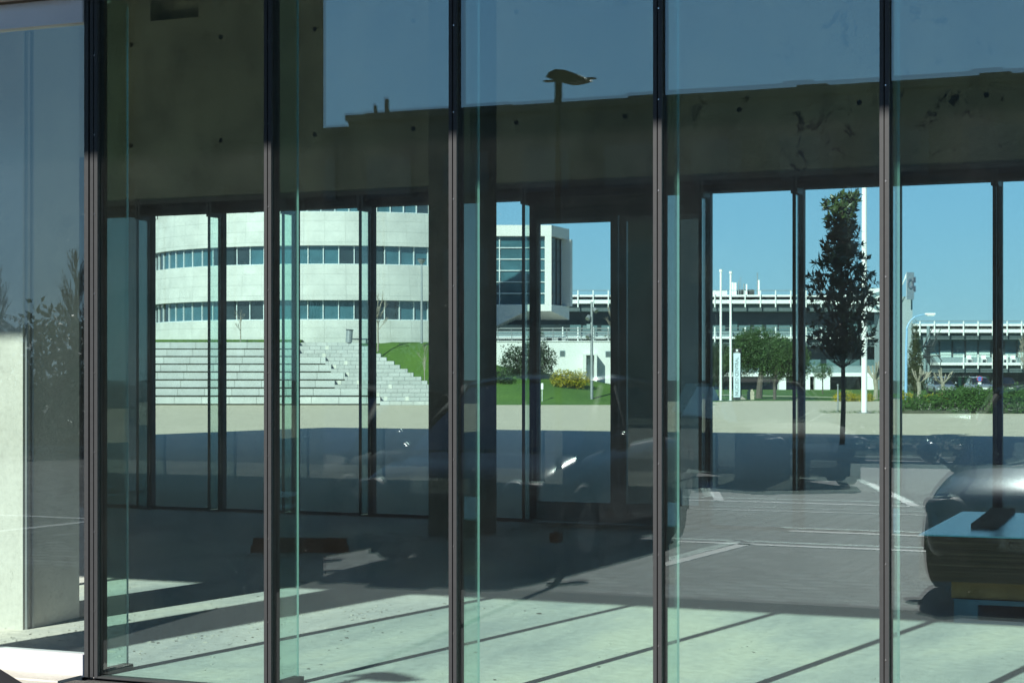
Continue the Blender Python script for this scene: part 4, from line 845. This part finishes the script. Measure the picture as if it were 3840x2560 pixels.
        # wheels
        for y in (-.82, -L+.85):
            wlr = bpy.data.objects.new('wheel', None); C.objects.link(wlr); wlr.parent = t; wlr.location = (s*(w2-.10), y, .31); wlr.rotation_euler = (0, R(90*s), 0)
            MB().tube([(0, 0, -.11), (0, 0, -.085), (0, 0, .08), (0, 0, .105)], [.275, .31, .31, .275], 28).build('tyre', M_TYRE, wlr, True); MB().tube([(0, 0, .09), (0, 0, .112)], .20, 20).build('rim', M_RIM, wlr)
            ar = MB(); ar.tube([(s*(w2-.02)-s*.0, y+.36*math.cos(R(q)), .31+.36*math.sin(R(q))) for q in range(0, 181, 15)], .022, 6); ar.build('wheel_arch', M_TYRE, t)
        # lights
        MB().tube([(s*w2*.66, -.10, hb*.70), (s*w2*.70, -.02, hb*.70)], [.10, .085], 14).tube([(s*w2*.70, -.10, hb*.70), (s*w2*.88, -.20, hb*.72)], [.085, .06], 12).build('headlight', M_LAMP, t, True)
        MB().box(*sorted((s*w2*.66, s*w2*.88)), -L-.01, -L+.10, hb*.78, hb*.98).build('tail_light', M_RED, t)
    MB().box(-w2*.86, w2*.86, -L+.25, -.28, .10, .30).build('underbody', M_GAP, t)
    MB().box(-w2*.45, w2*.45, -.02, .012, hb*.55, hb*.66).box(-w2*.6, w2*.6, -.03, .004, .28, .36).build('grille', M_GAP, t)
    wp = MB(); wp.tube([(-.35, yb0+.08, z0+.01), (.15, yb0-.13, z0+.10)], .006, 5).tube([(.25, yb0+.07, z0+.01), (.62, yb0-.18, z0+.13)], .006, 5); wp.build('wiper', M_DSTEEL, t)
    for s_, y in ((1, .022),):
        if not plate: continue
        p_ = MB().box(-.26, .26, y-.01, y, plate_z-.055, plate_z+.055).build('number_plate', M_PLATE, t)
        text('lettering', plate, .115, Matrix.Translation((0, y+.002, plate_z)) @ Matrix.Rotation(R(180), 4, 'Z') @ Matrix.Rotation(R(90), 4, 'X'), M_GAP, p_, .0008, .92)
    return t
P_DARK = plain('dark_blue_paint', (.010, .016, .028), .20, .0, .03, 3, coat=0, spec=.12); P_GREY = plain('silver_grey_paint', (.05, .06, .08), .2, .3, .03, 3, coat=.4); P_BLK = plain('black_paint', (.010, .010, .012), .7, 0, .05, 3, coat=0.0, spec=.05); P_SIL = paint('silver_paint', (.45, .47, .48), .6)
car('black car mirrored half hidden behind the outdoor pillar', (-9.0, -6.0, 0), 0, P_BLK, '', 1.74, 4.1, 1.45, .5)
car('dark blue hatchback mirrored behind the middle panes, plate 73-14-JC', (-6.5, -5.35, 0), 0, P_DARK, '73-14-JC', 1.86, 4.1, 1.56, .70)
car('grey blue car mirrored at the right edge over the blue sheets', (-1.78, -5.15, 0), R(1.5), P_GREY, '14-VN-28', 1.80, 4.25, 1.50, .42)
car('dark car mirrored farther away across the parking lane, plate 74-VS-55', (-6.4, -17.4, 0), R(-38), P_BLK, '74-VS-55', 1.75, 4.1, 1.5, .58)
c0 = None
for px, v, pm, lab in ((3695, 150, P_SIL, 'silver car parked behind the hedge under the round road sign'), (3552, 146, P_SIL, 'pale car parked behind the hedge right of the escape stair'), (3790, 152, P_BLK, 'dark car parked behind the hedge at the right edge')):
    o = car(lab, uv2w(PU(px, v), v), R(YAW+180), pm, '22-41-QS' if 0 else '12-34-AB', 1.74, 4.0, 1.42, .5, 'cars parked behind the green hedge')
    for ch in list(o.children):
        if ch.name.startswith('number_plate'):
            for g_ in list(ch.children): bpy.data.objects.remove(g_)
# ================================================================== behind the camera (seen only mirrored in the glass)
lmp = thing('car_park_lamp', 'short dark lamp post with a flat drooping head mirrored in the glass', 'street lamp', (-5.33, -5.0, 0))
MB().cyl(0, 0, 0, 3.86, .030, 12).build('pole', M_DSTEEL, lmp); MB().cyl(0, 0, 0, .02, .09, 12).build('base_plate', M_DSTEEL, lmp)
prof_ = [(-.075, 3.868), (-.055, 3.905), (.0, 3.925), (.08, 3.915), (.17, 3.88), (.235, 3.85), (.255, 3.833), (.16, 3.815), (.10, 3.812), (.02, 3.835)]; hd = MB(); k_ = len(prof_)
hd.add([(x, -.07, z) for x, z in prof_]+[(x, .07, z) for x, z in prof_], [tuple(range(k_)), tuple(range(2*k_-1, k_-1, -1))]+[(i, (i+1) % k_, k_+(i+1) % k_, k_+i) for i in range(k_)]); hd.build('lamp_head', M_DSTEEL, lmp)
MB().box(-.115, .30, -.03, .03, 3.842, 3.852).build('lens_rim', M_STEEL, lmp)
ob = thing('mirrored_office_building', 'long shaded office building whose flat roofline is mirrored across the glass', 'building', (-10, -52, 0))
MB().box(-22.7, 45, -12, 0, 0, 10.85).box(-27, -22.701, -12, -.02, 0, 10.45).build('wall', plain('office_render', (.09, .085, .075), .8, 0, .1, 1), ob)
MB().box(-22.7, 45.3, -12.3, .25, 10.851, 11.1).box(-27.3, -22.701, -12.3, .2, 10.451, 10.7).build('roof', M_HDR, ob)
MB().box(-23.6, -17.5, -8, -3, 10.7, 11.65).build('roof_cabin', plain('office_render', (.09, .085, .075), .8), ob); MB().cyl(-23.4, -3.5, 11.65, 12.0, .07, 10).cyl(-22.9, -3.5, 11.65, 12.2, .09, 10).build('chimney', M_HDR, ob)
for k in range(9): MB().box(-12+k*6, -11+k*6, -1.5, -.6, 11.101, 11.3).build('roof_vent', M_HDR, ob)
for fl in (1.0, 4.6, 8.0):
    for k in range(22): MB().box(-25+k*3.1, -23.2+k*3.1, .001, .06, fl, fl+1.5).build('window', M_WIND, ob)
t = thing('low_hedge', 'low dark hedge on the verge mirrored behind the parked cars', 'hedge', (-10, -29.5, 0)); crown([((i*.9, 0, .2), (.7, .5, .38)) for i in range(22)], 7000, .12, .06, 41, .7, 5).build('foliage', M_DARKLEAF, t); MB().box(0, 19, -.2, .2, 0, .1).build('soil_bed', M_SOILSHADE, t)
t = thing('boundary_shrubbery', 'dense dark shrubbery mirrored in the far left window', 'hedge', (-36, -25, 0))
crown([((i*.9, random.Random(i).uniform(-1, 1), 1.1), (1.0, 1.0, 1.6+random.Random(i+50).uniform(-.3, .5))) for i in range(18)], 26000, .2, .10, 42, .7, 6).build('foliage', M_DARKLEAF, t); MB().box(0, 16, -.3, .3, 0, .1).build('soil_bed', M_SOILSHADE, t)
def wtree(fn_t): pass
pm_ = thing('palm_tree', 'shaggy palm tree mirrored in the far left window', 'tree', (-29.8, -28.3, 0)); MB().cyl(0, 0, 0, 3.0, .22, 10, r1=.2).build('trunk', M_TRUNK, pm_)
r = random.Random(9); fb_ = MB()
for k in range(46):
    a = r.uniform(0, 6.28); el = r.uniform(-.9, 1.2); L = r.uniform(1.0, 1.6); p = Vector((0, 0, 3.0)); d_ = Vector((math.cos(a)*math.cos(el), math.sin(a)*math.cos(el), math.sin(el)))
    for s in range(10):
        q = p+d_*L/10; d_ = (d_+Vector((0, 0, -.10))).normalized(); sd_ = d_.cross(Vector((0, 0, 1)))
        if sd_.length < .01: sd_ = Vector((1, 0, 0))
        sd_.normalize()
        for sg in (-1, 1): leaf(fb_, p, sd_*sg+d_*.9, Vector((0, 0, 1)), .34*(1-s*.05), .04)
        p = q
fb_.build('crown', M_DARKLEAF, pm_)
for i, (x, y, h_, lab) in enumerate(((-31.0, -30, 4.6, 'leafless poplar mirrored left of the palm'), (-29.2, -31, 5.0, 'leafless poplar mirrored just behind the palm'), (-27.6, -29.5, 4.9, 'leafless poplar mirrored right of the palm'), (-33, -29, 4.7, 'leafless poplar mirrored at the far left edge'))):
    t = thing('poplar_tree', lab, 'tree', (x, y, 0), 0, 'leafless poplars mirrored in the left window'); r = random.Random(60+i); a = MB(); b = MB()
    a.tube([(0, 0, 0), (0, 0, h_*.95)], [.09, .01], 6)
    for k in range(46):
        z = r.uniform(.8, h_*.9); aa = r.uniform(0, 6.28); L = (h_-z)*.35+.25; d_ = Vector((math.cos(aa)*.35, math.sin(aa)*.35, 1)).normalized(); branches(b, Vector((0, 0, z)), d_, L*.6, .014, 2, r, .25, .2, 3)
    a.build('trunk', M_TRUNK, t); b.build('branches', M_TRUNK, t)
